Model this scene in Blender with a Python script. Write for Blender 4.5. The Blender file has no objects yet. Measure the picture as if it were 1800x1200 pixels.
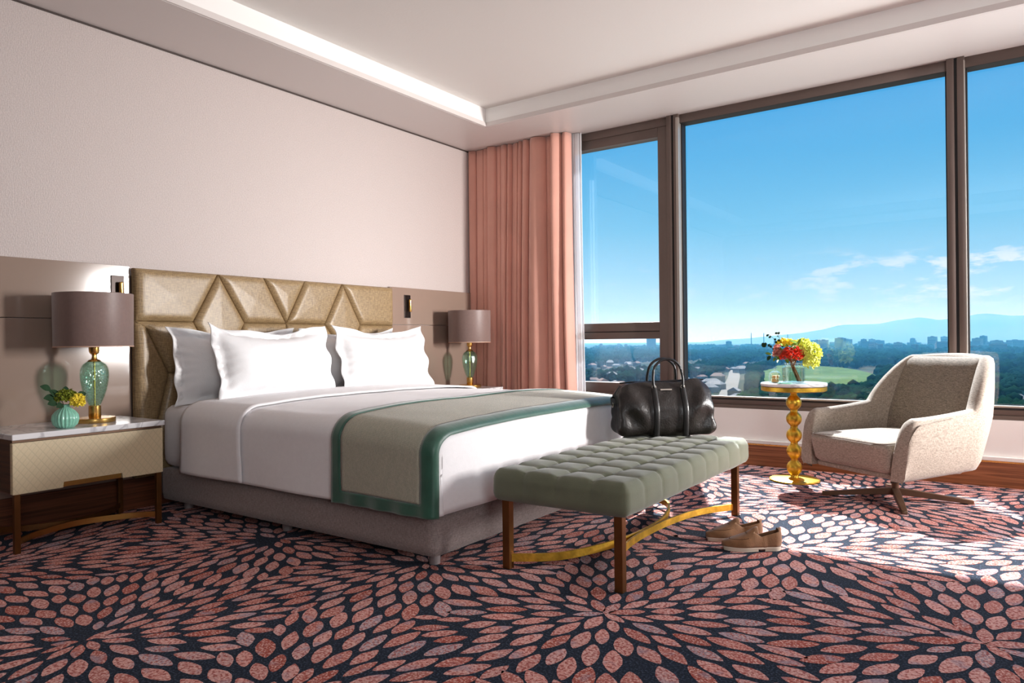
import bpy, bmesh, math, random
import numpy as np
from mathutils import Vector, Matrix, noise
random.seed(7); RS = np.random.RandomState(7)
PI = math.pi
scene = bpy.context.scene
COL = scene.collection

# ------------------------------------------------------------------ camera
F_PX = 1257.0
YAW, ROLL = math.radians(35.2), math.atan(29/2668)
fw = Vector((-math.sin(YAW), math.cos(YAW), 0)); rt = Vector((math.cos(YAW), math.sin(YAW), 0)); up = Vector((0, 0, 1))
r2 = rt*math.cos(ROLL) - up*math.sin(ROLL); u2 = rt*math.sin(ROLL) + up*math.cos(ROLL)
cd = bpy.data.cameras.new('camera'); cam = bpy.data.objects.new('camera', cd); COL.objects.link(cam)
cd.sensor_width = 36; cd.lens = F_PX/1800*36; cd.clip_start = 0.05; cd.clip_end = 40000
m = Matrix.Identity(4)
for i in range(3):
    m[i][0] = r2[i]; m[i][1] = u2[i]; m[i][2] = -fw[i]
m.translation = Vector((4.67, 0, 1.05)); cam.matrix_world = m
scene.camera = cam

def srgb(r, g, b):
    f = lambda c: (c/255/12.92) if c/255 <= 0.04045 else ((c/255+0.055)/1.055)**2.4
    return (f(r), f(g), f(b), 1)

# ------------------------------------------------------------------ view, sky, sun, added lights
scene.view_settings.view_transform = 'Standard'; scene.view_settings.look = 'None'
scene.view_settings.exposure = 0.0; scene.view_settings.gamma = 1; scene.view_settings.use_curve_mapping = False
scene.cycles.max_bounces = 9; scene.cycles.diffuse_bounces = 5; scene.cycles.glossy_bounces = 4
scene.cycles.transmission_bounces = 8; scene.cycles.transparent_max_bounces = 12; scene.cycles.volume_bounces = 0
scene.cycles.sample_clamp_indirect = 6; scene.cycles.caustics_refractive = False; scene.cycles.caustics_reflective = False
scene.cycles.use_denoising = True

w = bpy.data.worlds.new('sky'); scene.world = w; w.use_nodes = True
nt = w.node_tree; nt.nodes.clear()
N = lambda t, **k: _node(nt, t, **k)
def _node(tree, t, **k):
    n = tree.nodes.new(t)
    for a, b in k.items(): setattr(n, a, b)
    return n
out = N('ShaderNodeOutputWorld'); bg = N('ShaderNodeBackground'); tc = N('ShaderNodeTexCoord')
sep = N('ShaderNodeSeparateXYZ'); nt.links.new(tc.outputs['Generated'], sep.inputs[0])
ramp = N('ShaderNodeValToRGB')
cr = ramp.color_ramp; cr.elements[0].position = 0.0; cr.elements[0].color = (1.15, 1.15, 1.1, 1)
cr.elements[1].position = 1.0; cr.elements[1].color = srgb(40, 110, 205)
for p, c in ((0.045, (212, 236, 246)), (0.09, (176, 221, 243)), (0.15, (134, 204, 239)), (0.24, (94, 184, 235)), (0.36, (66, 166, 231)), (0.6, (45, 130, 215))):
    e = cr.elements.new(p); e.color = srgb(*c)
nt.links.new(sep.outputs['Z'], ramp.inputs[0])
# clouds: a band of small cumulus low over the mountains
mp = N('ShaderNodeMapping'); mp.inputs['Scale'].default_value = (1.0, 1.0, 3.2); mp.inputs['Location'].default_value = (0.31, 0.12, 0.0)
nt.links.new(tc.outputs['Generated'], mp.inputs[0])
nz = N('ShaderNodeTexNoise'); nz.inputs['Scale'].default_value = 11; nz.inputs['Detail'].default_value = 9; nz.inputs['Roughness'].default_value = 0.62
nt.links.new(mp.outputs[0], nz.inputs['Vector'])
cl = N('ShaderNodeMapRange', interpolation_type='SMOOTHSTEP'); cl.inputs[1].default_value = 0.50; cl.inputs[2].default_value = 0.60
nt.links.new(nz.outputs[0], cl.inputs[0])
b1 = N('ShaderNodeMapRange', interpolation_type='SMOOTHSTEP'); b1.inputs[1].default_value = 0.022; b1.inputs[2].default_value = 0.062
b2 = N('ShaderNodeMapRange', interpolation_type='SMOOTHSTEP'); b2.inputs[1].default_value = 0.085; b2.inputs[2].default_value = 0.12; b2.inputs[3].default_value = 1; b2.inputs[4].default_value = 0
# azimuth mask: thicker cloud towards +x
b3 = N('ShaderNodeMapRange', interpolation_type='SMOOTHSTEP'); b3.inputs[1].default_value = -0.42; b3.inputs[2].default_value = 0.02; b3.inputs[3].default_value = 0.12
nt.links.new(sep.outputs['Z'], b1.inputs[0]); nt.links.new(sep.outputs['Z'], b2.inputs[0]); nt.links.new(sep.outputs['X'], b3.inputs[0])
mul = lambda a, b: (lambda n: (nt.links.new(a, n.inputs[0]), nt.links.new(b, n.inputs[1]), n.outputs[0])[2])(N('ShaderNodeMath', operation='MULTIPLY'))
mask = mul(mul(cl.outputs[0], b1.outputs[0]), mul(b2.outputs[0], b3.outputs[0]))
mx = N('ShaderNodeMix', data_type='RGBA'); mx.inputs[7].default_value = (1.0, 1.0, 1.0, 1)
nt.links.new(mask, mx.inputs[0]); nt.links.new(ramp.outputs[0], mx.inputs[6])
nt.links.new(mx.outputs[2], bg.inputs[0]); bg.inputs[1].default_value = 1.0
nt.links.new(bg.outputs[0], out.inputs[0])

def light(name, kind, loc, target, energy, color, **k):
    d = bpy.data.lights.new(name, kind); d.energy = energy; d.color = color
    for a, b in k.items(): setattr(d, a, b)
    o = bpy.data.objects.new(name, d); COL.objects.link(o); o.location = loc
    o.rotation_euler = (Vector(target)-Vector(loc)).to_track_quat('-Z', 'Y').to_euler()
    return o
light('sun', 'SUN', (0, 0, 10), (0.40, -0.86, 9.0), 17.0, (1, 0.96, 0.92), angle=math.radians(0.8))
# added key light for an off-frame flash, set at the last window pane
light('flash_key', 'AREA', (7.35, 5.85, 1.55), (0.0, 4.3, 1.30), 120, (1, 0.96, 0.93), shape='RECTANGLE', size=0.6, size_y=1.2, spread=math.radians(72))
light('sky_boost_fill', 'AREA', (6.3, 5.97, 1.75), (6.3, 0, 1.2), 55, (0.90, 0.95, 1), shape='RECTANGLE', size=2.6, size_y=2.3)  # added fill over the unseen pane, strengthening the sky's light
# added fill light behind and to the side of the camera, no window there
light('room_fill', 'AREA', (7.4, -1.3, 1.9), (2.8, 6.0, 0.7), 130, (0.95, 0.98, 1), shape='RECTANGLE', size=2.4, size_y=1.6)
# uplight added behind the camera, its bounce off the ceiling fills the room
light('upward_fill', 'AREA', (4.6, -0.7, 1.6), (4.6, -0.7, 4), 66, (0.95, 0.98, 1), shape='RECTANGLE', size=5.0, size_y=1.4)

# ------------------------------------------------------------------ helpers
def tag(o, label=None, cat=None, group=None, kind=None):
    if label: o['label'] = label
    if cat: o['category'] = cat
    if group: o['group'] = group
    if kind: o['kind'] = kind
    return o
def empty(name, loc=(0, 0, 0), rz=0.0, label=None, cat=None, group=None, kind=None):
    o = bpy.data.objects.new(name, None); COL.objects.link(o); o.location = loc; o.rotation_euler = (0, 0, rz)
    o.empty_display_size = 0.1
    return tag(o, label, cat, group, kind)
def link(name, me, mat, parent=None, smooth=True, angle=None):
    if mat is not None:
        for mm in (mat if isinstance(mat, (list, tuple)) else [mat]): me.materials.append(mm)
    if smooth:
        me.polygons.foreach_set('use_smooth', [True]*len(me.polygons))
        if angle is not None:
            try: me.set_sharp_from_angle(angle=math.radians(angle))
            except Exception: pass
    o = bpy.data.objects.new(name, me); COL.objects.link(o)
    if parent is not None: o.parent = parent
    return o
def obj(name, bm, mat, parent=None, smooth=True, angle=35, recalc=True):
    if recalc: bmesh.ops.recalc_face_normals(bm, faces=bm.faces[:])
    me = bpy.data.meshes.new(name); bm.to_mesh(me); bm.free()
    return link(name, me, mat, parent, smooth, angle)
def pyobj(name, verts, faces, mat, parent=None, smooth=True, angle=None):
    me = bpy.data.meshes.new(name); me.from_pydata([tuple(v) for v in verts], [], faces); me.update()
    return link(name, me, mat, parent, smooth, angle)
def box(bm, x0, x1, y0, y1, z0, z1, bev=0.0, seg=2, mi=0):
    vs = [bm.verts.new((x, y, z)) for z in (z0, z1) for (x, y) in ((x0, y0), (x1, y0), (x1, y1), (x0, y1))]
    fs = [bm.faces.new([vs[i] for i in q]) for q in ((3, 2, 1, 0), (4, 5, 6, 7), (0, 1, 5, 4), (1, 2, 6, 5), (2, 3, 7, 6), (3, 0, 4, 7))]
    for f in fs: f.material_index = mi
    if bev > 0:
        es = list({e for f in fs for e in f.edges})
        bmesh.ops.bevel(bm, geom=es, offset=bev, segments=seg, profile=0.5, affect='EDGES')
def boxo(name, x0, x1, y0, y1, z0, z1, mat, parent=None, bev=0.0, seg=2):
    bm = bmesh.new(); box(bm, x0, x1, y0, y1, z0, z1, bev, seg)
    return obj(name, bm, mat, parent, smooth=False)
def lathe(bm, prof, n=48, c=(0, 0), cap=True, ribs=0, rib_d=0.0):
    rings = []
    for (r, z) in prof:
        ring = []
        for k in range(n):
            a = 2*PI*k/n; rr = r*(1 + (rib_d*abs(math.cos(ribs*a/2)) if ribs else 0))
            ring.append(bm.verts.new((c[0]+rr*math.cos(a), c[1]+rr*math.sin(a), z)))
        rings.append(ring)
    for a, b in zip(rings[:-1], rings[1:]):
        for k in range(n): bm.faces.new((a[k], a[(k+1) % n], b[(k+1) % n], b[k]))
    if cap:
        if prof[0][0] > 1e-6: bm.faces.new(rings[0][::-1])
        if prof[-1][0] > 1e-6: bm.faces.new(rings[-1])
def latheo(name, prof, mat, parent=None, n=48, **k):
    bm = bmesh.new(); lathe(bm, prof, n, **k); return obj(name, bm, mat, parent)
def tube(bm, pts, r, n=10, closed=False, flat=None):
    """round tube (or flat band flat=(half_w_horizontal, half_h_vertical)) along points"""
    pts = [Vector(p) for p in pts]; rings = []
    L = len(pts)
    for i, p in enumerate(pts):
        a = pts[(i-1) % L] if (closed or i > 0) else pts[i]; b = pts[(i+1) % L] if (closed or i < L-1) else pts[i]
        t = (b-a).normalized(); ref = Vector((0, 0, 1)) if abs(t.z) < 0.95 else Vector((0, 1, 0))
        s = t.cross(ref).normalized(); u = s.cross(t).normalized()
        rr = r[i] if isinstance(r, (list, tuple)) else r
        if flat: ring = [bm.verts.new(p+s*(flat[0]*sx)+u*(flat[1]*sy)) for sx, sy in ((-1, -1), (1, -1), (1, 1), (-1, 1))]
        else: ring = [bm.verts.new(p+(s*math.cos(2*PI*k/n)+u*math.sin(2*PI*k/n))*rr) for k in range(n)]
        rings.append(ring)
    m_ = len(rings[0]); rng = range(L) if closed else range(L-1)
    for i in rng:
        a, b = rings[i], rings[(i+1) % L]
        for k in range(m_): bm.faces.new((a[k], a[(k+1) % m_], b[(k+1) % m_], b[k]))
    if not closed: bm.faces.new(rings[0][::-1]); bm.faces.new(rings[-1])
def tubeo(name, pts, r, mat, parent=None, n=10, **k):
    bm = bmesh.new(); tube(bm, pts, r, n, **k); return obj(name, bm, mat, parent, angle=40 if k.get('flat') else None)
def curve_pts(P, n=12, closed=False):
    """Catmull-Rom through P"""
    P = [Vector(p) for p in P]; L = len(P); out_ = []
    for i in range(L if closed else L-1):
        g = (lambda j: P[j % L]) if closed else (lambda j: P[max(0, min(L-1, j))])
        p0, p1, p2, p3 = g(i-1), g(i), g(i+1), g(i+2)
        for k in range(n):
            t = k/n
            out_.append(0.5*((2*p1)+(p2-p0)*t+(2*p0-5*p1+4*p2-p3)*t*t+(3*p1-p0-3*p2+p3)*t**3))
    if not closed: out_.append(P[-1])
    return out_
def rbox_mesh(lo, hi, r, step=0.02, disp=None, nmin=4):
    """dense rounded box surface; disp(p, n) -> new point"""
    lo, hi = Vector(lo), Vector(hi); size = hi-lo
    if not isinstance(r, (tuple, list)): r = (r, r, r)
    n = [max(nmin, int(round(size[i]/step))) for i in range(3)]
    idx = {}; V = []; Fc = []
    def vid(i, j, k):
        key = (i, j, k)
        if key in idx: return idx[key]
        p = Vector((lo[0]+size[0]*i/n[0], lo[1]+size[1]*j/n[1], lo[2]+size[2]*k/n[2]))
        q = Vector([max(lo[a]+r[a], min(hi[a]-r[a], p[a])) for a in range(3)])
        d = p-q; dn = Vector([d[a]/r[a] for a in range(3)])
        # spread the cube-face grid evenly on the rounded part
        if dn.length > 1e-9:
            mxc = max(abs(c) for c in dn); dd = Vector([math.tan(c/mxc*PI/4)*mxc if mxc > 0 else 0 for c in dn]); u = dd.normalized()
            pos = q+Vector([u[a]*r[a] for a in range(3)]); nn = Vector([u[a]/r[a] for a in range(3)]).normalized()
        else: pos = p; nn = Vector((0, 0, 1))
        if disp: pos = disp(pos, nn)
        V.append(pos); idx[key] = len(V)-1
        return idx[key]
    for a in range(3):
        b, c = (a+1) % 3, (a+2) % 3
        for side in (0, n[a]):
            for i in range(n[b]):
                for j in range(n[c]):
                    q = []
                    for (di, dj) in ((0, 0), (1, 0), (1, 1), (0, 1)):
                        key = [0, 0, 0]; key[a] = side; key[b] = i+di; key[c] = j+dj; q.append(vid(*key))
                    Fc.append(q if side else q[::-1])
    return V, Fc
def rbox(name, lo, hi, r, mat, parent=None, step=0.02, disp=None):
    V, Fc = rbox_mesh(lo, hi, r, step, disp); return pyobj(name, V, Fc, mat, parent)
def nz3(p, s=1.0, off=0.0): return noise.noise(Vector((p[0]*s+off, p[1]*s-off, p[2]*s+2*off)))
def children(o): return [c for c in bpy.data.objects if c.parent == o]
def copy_tree(o, parent=None):
    c = o.copy(); COL.objects.link(c)
    if parent is not None: c.parent = parent
    for ch in children(o): copy_tree(ch, c)
    return c

# ------------------------------------------------------------------ materials
def mat(name, color, rough=0.5, metal=0.0, var=0.0, vscale=8.0, bump=0.0, bscale=40.0, bstretch=(1, 1, 1), coat=0.0, sheen=0.0,
        color2=None, spec=0.5, detail=4, trans=0.0, sss=0.0, coords='Object', ior=1.45):
    mt = bpy.data.materials.new(name); mt.use_nodes = True; t = mt.node_tree; p = t.nodes['Principled BSDF']
    p.inputs['Base Color'].default_value = color; p.inputs['Roughness'].default_value = rough; p.inputs['Metallic'].default_value = metal
    p.inputs['Coat Weight'].default_value = coat; p.inputs['Sheen Weight'].default_value = sheen
    p.inputs['Specular IOR Level'].default_value = spec; p.inputs['Transmission Weight'].default_value = trans; p.inputs['IOR'].default_value = ior
    if sss: p.inputs['Subsurface Weight'].default_value = sss; p.inputs['Subsurface Radius'].default_value = (0.01, 0.01, 0.01)
    tcn = t.nodes.new('ShaderNodeTexCoord')
    if var > 0 or color2:
        n_ = t.nodes.new('ShaderNodeTexNoise'); n_.inputs['Scale'].default_value = vscale; n_.inputs['Detail'].default_value = detail
        t.links.new(tcn.outputs[coords], n_.inputs['Vector'])
        rp = t.nodes.new('ShaderNodeValToRGB'); rp.color_ramp.elements[0].position = 0.35; rp.color_ramp.elements[1].position = 0.65
        c2 = color2 if color2 else tuple(min(1, c*(1+var)) for c in color[:3])+(1,)
        c1 = color if color2 else tuple(c*(1-var) for c in color[:3])+(1,)
        rp.color_ramp.elements[0].color = c1; rp.color_ramp.elements[1].color = c2
        t.links.new(n_.outputs[0], rp.inputs[0]); t.links.new(rp.outputs[0], p.inputs['Base Color'])
    if bump > 0:
        m_ = t.nodes.new('ShaderNodeMapping'); m_.inputs['Scale'].default_value = bstretch; t.links.new(tcn.outputs[coords], m_.inputs[0])
        n2 = t.nodes.new('ShaderNodeTexNoise'); n2.inputs['Scale'].default_value = bscale; n2.inputs['Detail'].default_value = 3
        t.links.new(m_.outputs[0], n2.inputs['Vector'])
        bp = t.nodes.new('ShaderNodeBump'); bp.inputs['Strength'].default_value = bump; bp.inputs['Distance'].default_value = 0.01
        t.links.new(n2.outputs[0], bp.inputs['Height']); t.links.new(bp.outputs[0], p.inputs['Normal'])
    return mt
def weave(name, c1, c2, scale=300, rough=0.85, sheen=0.2, bump=0.35, stretch=(1, 1, 1), big=0.0):
    """woven cloth: crossed fine streaks of two yarn colours"""
    mt = bpy.data.materials.new(name); mt.use_nodes = True; t = mt.node_tree; p = t.nodes['Principled BSDF']
    p.inputs['Roughness'].default_value = rough; p.inputs['Sheen Weight'].default_value = sheen
    tcn = t.nodes.new('ShaderNodeTexCoord'); outs = []
    for sc in ((1, 1, 0.12), (0.12, 0.12, 1)):
        mm = t.nodes.new('ShaderNodeMapping'); mm.inputs['Scale'].default_value = tuple(a*b for a, b in zip(sc, stretch))
        t.links.new(tcn.outputs['Object'], mm.inputs[0])
        n_ = t.nodes.new('ShaderNodeTexNoise'); n_.inputs['Scale'].default_value = scale; n_.inputs['Detail'].default_value = 2
        t.links.new(mm.outputs[0], n_.inputs['Vector']); outs.append(n_.outputs[0])
    ad = t.nodes.new('ShaderNodeMath'); ad.operation = 'ADD'; t.links.new(outs[0], ad.inputs[0]); t.links.new(outs[1], ad.inputs[1])
    mr = t.nodes.new('ShaderNodeMapRange'); mr.inputs[1].default_value = 0.8; mr.inputs[2].default_value = 1.2; t.links.new(ad.outputs[0], mr.inputs[0])
    mxn = t.nodes.new('ShaderNodeMix'); mxn.data_type = 'RGBA'; mxn.inputs[6].default_value = c1; mxn.inputs[7].default_value = c2
    t.links.new(mr.outputs[0], mxn.inputs[0]); t.links.new(mxn.outputs[2], p.inputs['Base Color'])
    bp = t.nodes.new('ShaderNodeBump'); bp.inputs['Strength'].default_value = bump; bp.inputs['Distance'].default_value = 0.002
    t.links.new(ad.outputs[0], bp.inputs['Height']); t.links.new(bp.outputs[0], p.inputs['Normal'])
    return mt
def wood(name, c1, c2, along='Y', scale=3.0, rough=0.35):
    mt = bpy.data.materials.new(name); mt.use_nodes = True; t = mt.node_tree; p = t.nodes['Principled BSDF']; p.inputs['Roughness'].default_value = rough
    tcn = t.nodes.new('ShaderNodeTexCoord'); mm = t.nodes.new('ShaderNodeMapping')
    s = {'X': (0.6, 14, 30), 'Y': (14, 0.6, 30), 'Z': (14, 14, 0.8)}[along]; mm.inputs['Scale'].default_value = s
    t.links.new(tcn.outputs['Object'], mm.inputs[0])
    n_ = t.nodes.new('ShaderNodeTexNoise'); n_.inputs['Scale'].default_value = scale; n_.inputs['Detail'].default_value = 8; n_.inputs['Distortion'].default_value = 0.6
    t.links.new(mm.outputs[0], n_.inputs['Vector'])
    rp = t.nodes.new('ShaderNodeValToRGB'); rp.color_ramp.elements[0].position = 0.35; rp.color_ramp.elements[1].position = 0.62
    rp.color_ramp.elements[0].color = c1; rp.color_ramp.elements[1].color = c2
    t.links.new(n_.outputs[0], rp.inputs[0]); t.links.new(rp.outputs[0], p.inputs['Base Color'])
    return mt
def marble(name):
    mt = bpy.data.materials.new(name); mt.use_nodes = True; t = mt.node_tree; p = t.nodes['Principled BSDF']; p.inputs['Roughness'].default_value = 0.12
    tcn = t.nodes.new('ShaderNodeTexCoord'); n_ = t.nodes.new('ShaderNodeTexNoise'); n_.inputs['Scale'].default_value = 3.5; n_.inputs['Detail'].default_value = 9
    n_.inputs['Distortion'].default_value = 1.6; t.links.new(tcn.outputs['Object'], n_.inputs['Vector'])
    rp = t.nodes.new('ShaderNodeValToRGB'); e = rp.color_ramp.elements; e[0].position = 0.38; e[0].color = (0.74, 0.73, 0.74, 1); e[1].position = 0.62; e[1].color = (0.76, 0.75, 0.76, 1)
    k = e.new(0.5); k.color = (0.46, 0.45, 0.47, 1); k = e.new(0.46); k.color = (0.74, 0.73, 0.74, 1); k = e.new(0.54); k.color = (0.72, 0.71, 0.72, 1)
    t.links.new(n_.outputs[0], rp.inputs[0]); t.links.new(rp.outputs[0], p.inputs['Base Color'])
    return mt
def pane_glass(name, tint=(0.97, 0.985, 1, 1), refl=1.0):
    mt = bpy.data.materials.new(name); mt.use_nodes = True; t = mt.node_tree; t.nodes.clear()
    o_ = t.nodes.new('ShaderNodeOutputMaterial'); a = t.nodes.new('ShaderNodeBsdfTransparent'); g = t.nodes.new('ShaderNodeBsdfGlossy'); mxs = t.nodes.new('ShaderNodeMixShader')
    lw = t.nodes.new('ShaderNodeLayerWeight'); lw.inputs[0].default_value = 0.5; a.inputs[0].default_value = tint; g.inputs['Roughness'].default_value = 0.0
    pw = t.nodes.new('ShaderNodeMath'); pw.operation = 'POWER'; pw.inputs[1].default_value = 5; t.links.new(lw.outputs['Facing'], pw.inputs[0])
    fr = t.nodes.new('ShaderNodeMath'); fr.operation = 'MULTIPLY_ADD'; fr.inputs[1].default_value = 0.96; fr.inputs[2].default_value = 0.04; t.links.new(pw.outputs[0], fr.inputs[0])
    ml = t.nodes.new('ShaderNodeMath'); ml.operation = 'MULTIPLY'; ml.inputs[1].default_value = refl
    t.links.new(fr.outputs[0], ml.inputs[0]); t.links.new(ml.outputs[0], mxs.inputs[0]); t.links.new(a.outputs[0], mxs.inputs[1]); t.links.new(g.outputs[0], mxs.inputs[2]); t.links.new(mxs.outputs[0], o_.inputs[0])
    return mt

M = {}
M['ceiling'] = mat('ceiling_paint', (0.72, 0.69, 0.66, 1), 0.6, bump=0.05, bscale=60)
M['soffit'] = mat('soffit_paint', (0.63, 0.58, 0.56, 1), 0.35, bump=0.03, bscale=60)
M['knee'] = mat('window_wall_paint', (0.86, 0.84, 0.82, 1), 0.45, bump=0.03, bscale=60)
M['paper'] = mat('wallpaper', (0.50, 0.432, 0.412, 1), 0.6, var=0.10, vscale=170, bump=0.5, bscale=150, bstretch=(1, 1, 0.35), sheen=0.1)
M['plain'] = mat('plain_wall', (0.10, 0.08, 0.07, 1), 0.6, bump=0.03)
M['panel'] = mat('lacquer_panel', (0.27, 0.195, 0.155, 1), 0.10, coat=1.0, spec=0.6, var=0.04, vscale=1.5)
M['dark'] = mat('dark_gap', (0.05, 0.035, 0.03, 1), 0.6, var=0.1)
M['skirt_y'] = wood('skirting_wood_long', srgb(70, 38, 24), srgb(112, 64, 42), 'Y')
M['skirt_x'] = wood('skirting_wood_warm', srgb(116, 66, 38), srgb(166, 104, 66), 'X')
M['frame'] = mat('window_frame_metal', srgb(106, 92, 86), 0.42, metal=0.25, var=0.04, vscale=3)
M['gasket'] = mat('window_gasket', (0.012, 0.01, 0.01, 1), 0.6, var=0.1)
M['silver'] = mat('window_silver_edge', srgb(176, 168, 160), 0.35, metal=0.5, var=0.03)
M['glass'] = pane_glass('window_glass', (0.93, 0.97, 1.0, 1))
M['curtain'] = mat('curtain_cloth', srgb(216, 160, 143), 0.75, sheen=0.35, var=0.05, vscale=3, bump=0.1, bscale=400)
M['marble'] = marble('white_marble')
M['brass'] = mat('brass', (0.72, 0.44, 0.13, 1), 0.26, metal=1, var=0.08, vscale=6, bump=0.02, bscale=80)
M['gold'] = mat('gold_leaf', (0.72, 0.45, 0.06, 1), 0.38, metal=1, var=0.22, vscale=18, bump=0.12, bscale=60)
M['bronze'] = mat('bronze_leg', srgb(112, 74, 40), 0.35, metal=0.75, var=0.12, vscale=10)
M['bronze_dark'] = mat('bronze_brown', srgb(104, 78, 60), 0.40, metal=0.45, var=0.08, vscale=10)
M['linen'] = mat('white_linen', (0.80, 0.775, 0.785, 1), 0.75, sheen=0.25, bump=0.10, bscale=260, var=0.015, vscale=40)
M['linen2'] = mat('white_pillow_cotton', (0.77, 0.765, 0.775, 1), 0.75, sheen=0.2, bump=0.12, bscale=200, var=0.01, vscale=40)
M['bedbase'] = weave('bed_base_cloth', srgb(122, 108, 106), srgb(154, 140, 136), 420)
M['headboard'] = weave('headboard_leather', srgb(122, 100, 72), srgb(158, 134, 98), 240, rough=0.40, sheen=0.0, bump=0.10)
M['runner'] = None
M['border'] = mat('green_satin', srgb(38, 82, 66), 0.42, sheen=0.5, var=0.12, vscale=12, bump=0.15, bscale=25)
M['velvet'] = mat('sage_velvet', srgb(96, 99, 79), 0.85, sheen=0.28, var=0.07, vscale=9, bump=0.08, bscale=200)
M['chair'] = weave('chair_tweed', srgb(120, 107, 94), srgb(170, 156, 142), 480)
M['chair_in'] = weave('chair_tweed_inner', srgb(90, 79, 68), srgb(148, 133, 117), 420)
M['shade'] = mat('lamp_shade_satin', srgb(122, 100, 94), 0.45, sheen=0.3, var=0.04, vscale=60, bump=0.05, bscale=300, bstretch=(1, 1, 0.05))
M['shade_edge'] = mat('lamp_shade_hem', srgb(196, 160, 140), 0.5, var=0.03)
M['leather'] = mat('black_leather', srgb(32, 27, 25), 0.40, var=0.15, vscale=10, bump=0.22, bscale=90, coat=0.05)
M['leather_trim'] = mat('black_leather_trim', srgb(16, 14, 14), 0.38, var=0.1, bump=0.08, bscale=90)
M['suede'] = mat('tan_suede', srgb(134, 94, 62), 0.9, sheen=0.4, var=0.16, vscale=22, bump=0.12, bscale=160)
M['suede_in'] = mat('shoe_lining', srgb(74, 44, 26), 0.9, var=0.1)
M['sole'] = mat('shoe_sole', srgb(214, 196, 178), 0.6, var=0.05)
M['plate'] = mat('reading_light_plate', srgb(38, 28, 24), 0.35, metal=0.6, var=0.1)
M['cream'] = None
M['mint'] = mat('mint_glazed_ceramic', srgb(132, 190, 168), 0.18, coat=0.6, var=0.12, vscale=30)
M['leaf'] = mat('eucalyptus_leaf', srgb(40, 62, 42), 0.8, spec=0.1, var=0.2, vscale=20)
M['leaf2'] = mat('bright_leaf', srgb(110, 140, 50), 0.55, var=0.25, vscale=20)
M['moss'] = mat('green_bloom', srgb(112, 122, 24), 0.7, var=0.35, vscale=60)
M['yellow'] = mat('yellow_petal', srgb(236, 214, 70), 0.6, var=0.15, vscale=30)
M['lime'] = mat('lime_hydrangea_petal', srgb(222, 226, 108), 0.6, var=0.15, vscale=40)
M['red'] = mat('red_rose_petal', srgb(224, 56, 26), 0.5, var=0.25, vscale=20)
M['pink'] = mat('dusty_pink_petal', srgb(206, 128, 112), 0.6, var=0.2, vscale=20)
M['stemb'] = mat('brown_stem', srgb(150, 92, 44), 0.6, var=0.2, vscale=30)
M['maca'] = mat('macaron_shell', srgb(222, 168, 106), 0.7, var=0.1, vscale=60)
def glassmat(name, color, rough=0.0, bump=0.0, bscale=40, refl=1.0, ior=1.45):
    mt = bpy.data.materials.new(name); mt.use_nodes = True; t = mt.node_tree; t.nodes.clear()
    o_ = t.nodes.new('ShaderNodeOutputMaterial'); a = t.nodes.new('ShaderNodeBsdfTransparent'); g = t.nodes.new('ShaderNodeBsdfGlossy'); mxs = t.nodes.new('ShaderNodeMixShader')
    lw = t.nodes.new('ShaderNodeLayerWeight'); lw.inputs[0].default_value = 0.35
    tcn = t.nodes.new('ShaderNodeTexCoord'); vo = t.nodes.new('ShaderNodeTexVoronoi'); vo.feature = 'DISTANCE_TO_EDGE'; vo.inputs['Scale'].default_value = bscale; t.links.new(tcn.outputs['Object'], vo.inputs['Vector'])
    bp = t.nodes.new('ShaderNodeBump'); bp.inputs['Strength'].default_value = bump; bp.inputs['Distance'].default_value = 0.004
    t.links.new(vo.outputs[0], bp.inputs['Height']); t.links.new(bp.outputs[0], g.inputs['Normal']); t.links.new(bp.outputs[0], lw.inputs['Normal'])
    a.inputs[0].default_value = color; g.inputs['Roughness'].default_value = rough; g.inputs[0].default_value = (0.9, 1, 0.97, 1)
    mr = t.nodes.new('ShaderNodeMapRange'); mr.inputs[3].default_value = 0.06; mr.inputs[4].default_value = 0.75*refl
    t.links.new(lw.outputs['Facing'], mr.inputs[0]); t.links.new(mr.outputs[0], mxs.inputs[0]); t.links.new(a.outputs[0], mxs.inputs[1]); t.links.new(g.outputs[0], mxs.inputs[2]); t.links.new(mxs.outputs[0], o_.inputs[0])
    return mt
M['lampglass'] = glassmat('green_crackle_glass', (0.80, 0.94, 0.885, 1), 0.05, bump=0.8, bscale=60, refl=0.8)
M['clear'] = glassmat('clear_glass', (0.90, 0.95, 0.945, 1), 0.0, bump=0.0, refl=0.8)
M['water'] = glassmat('vase_water', (0.86, 0.95, 0.96, 1), 0.0, bump=0.0, refl=0.3)

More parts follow.
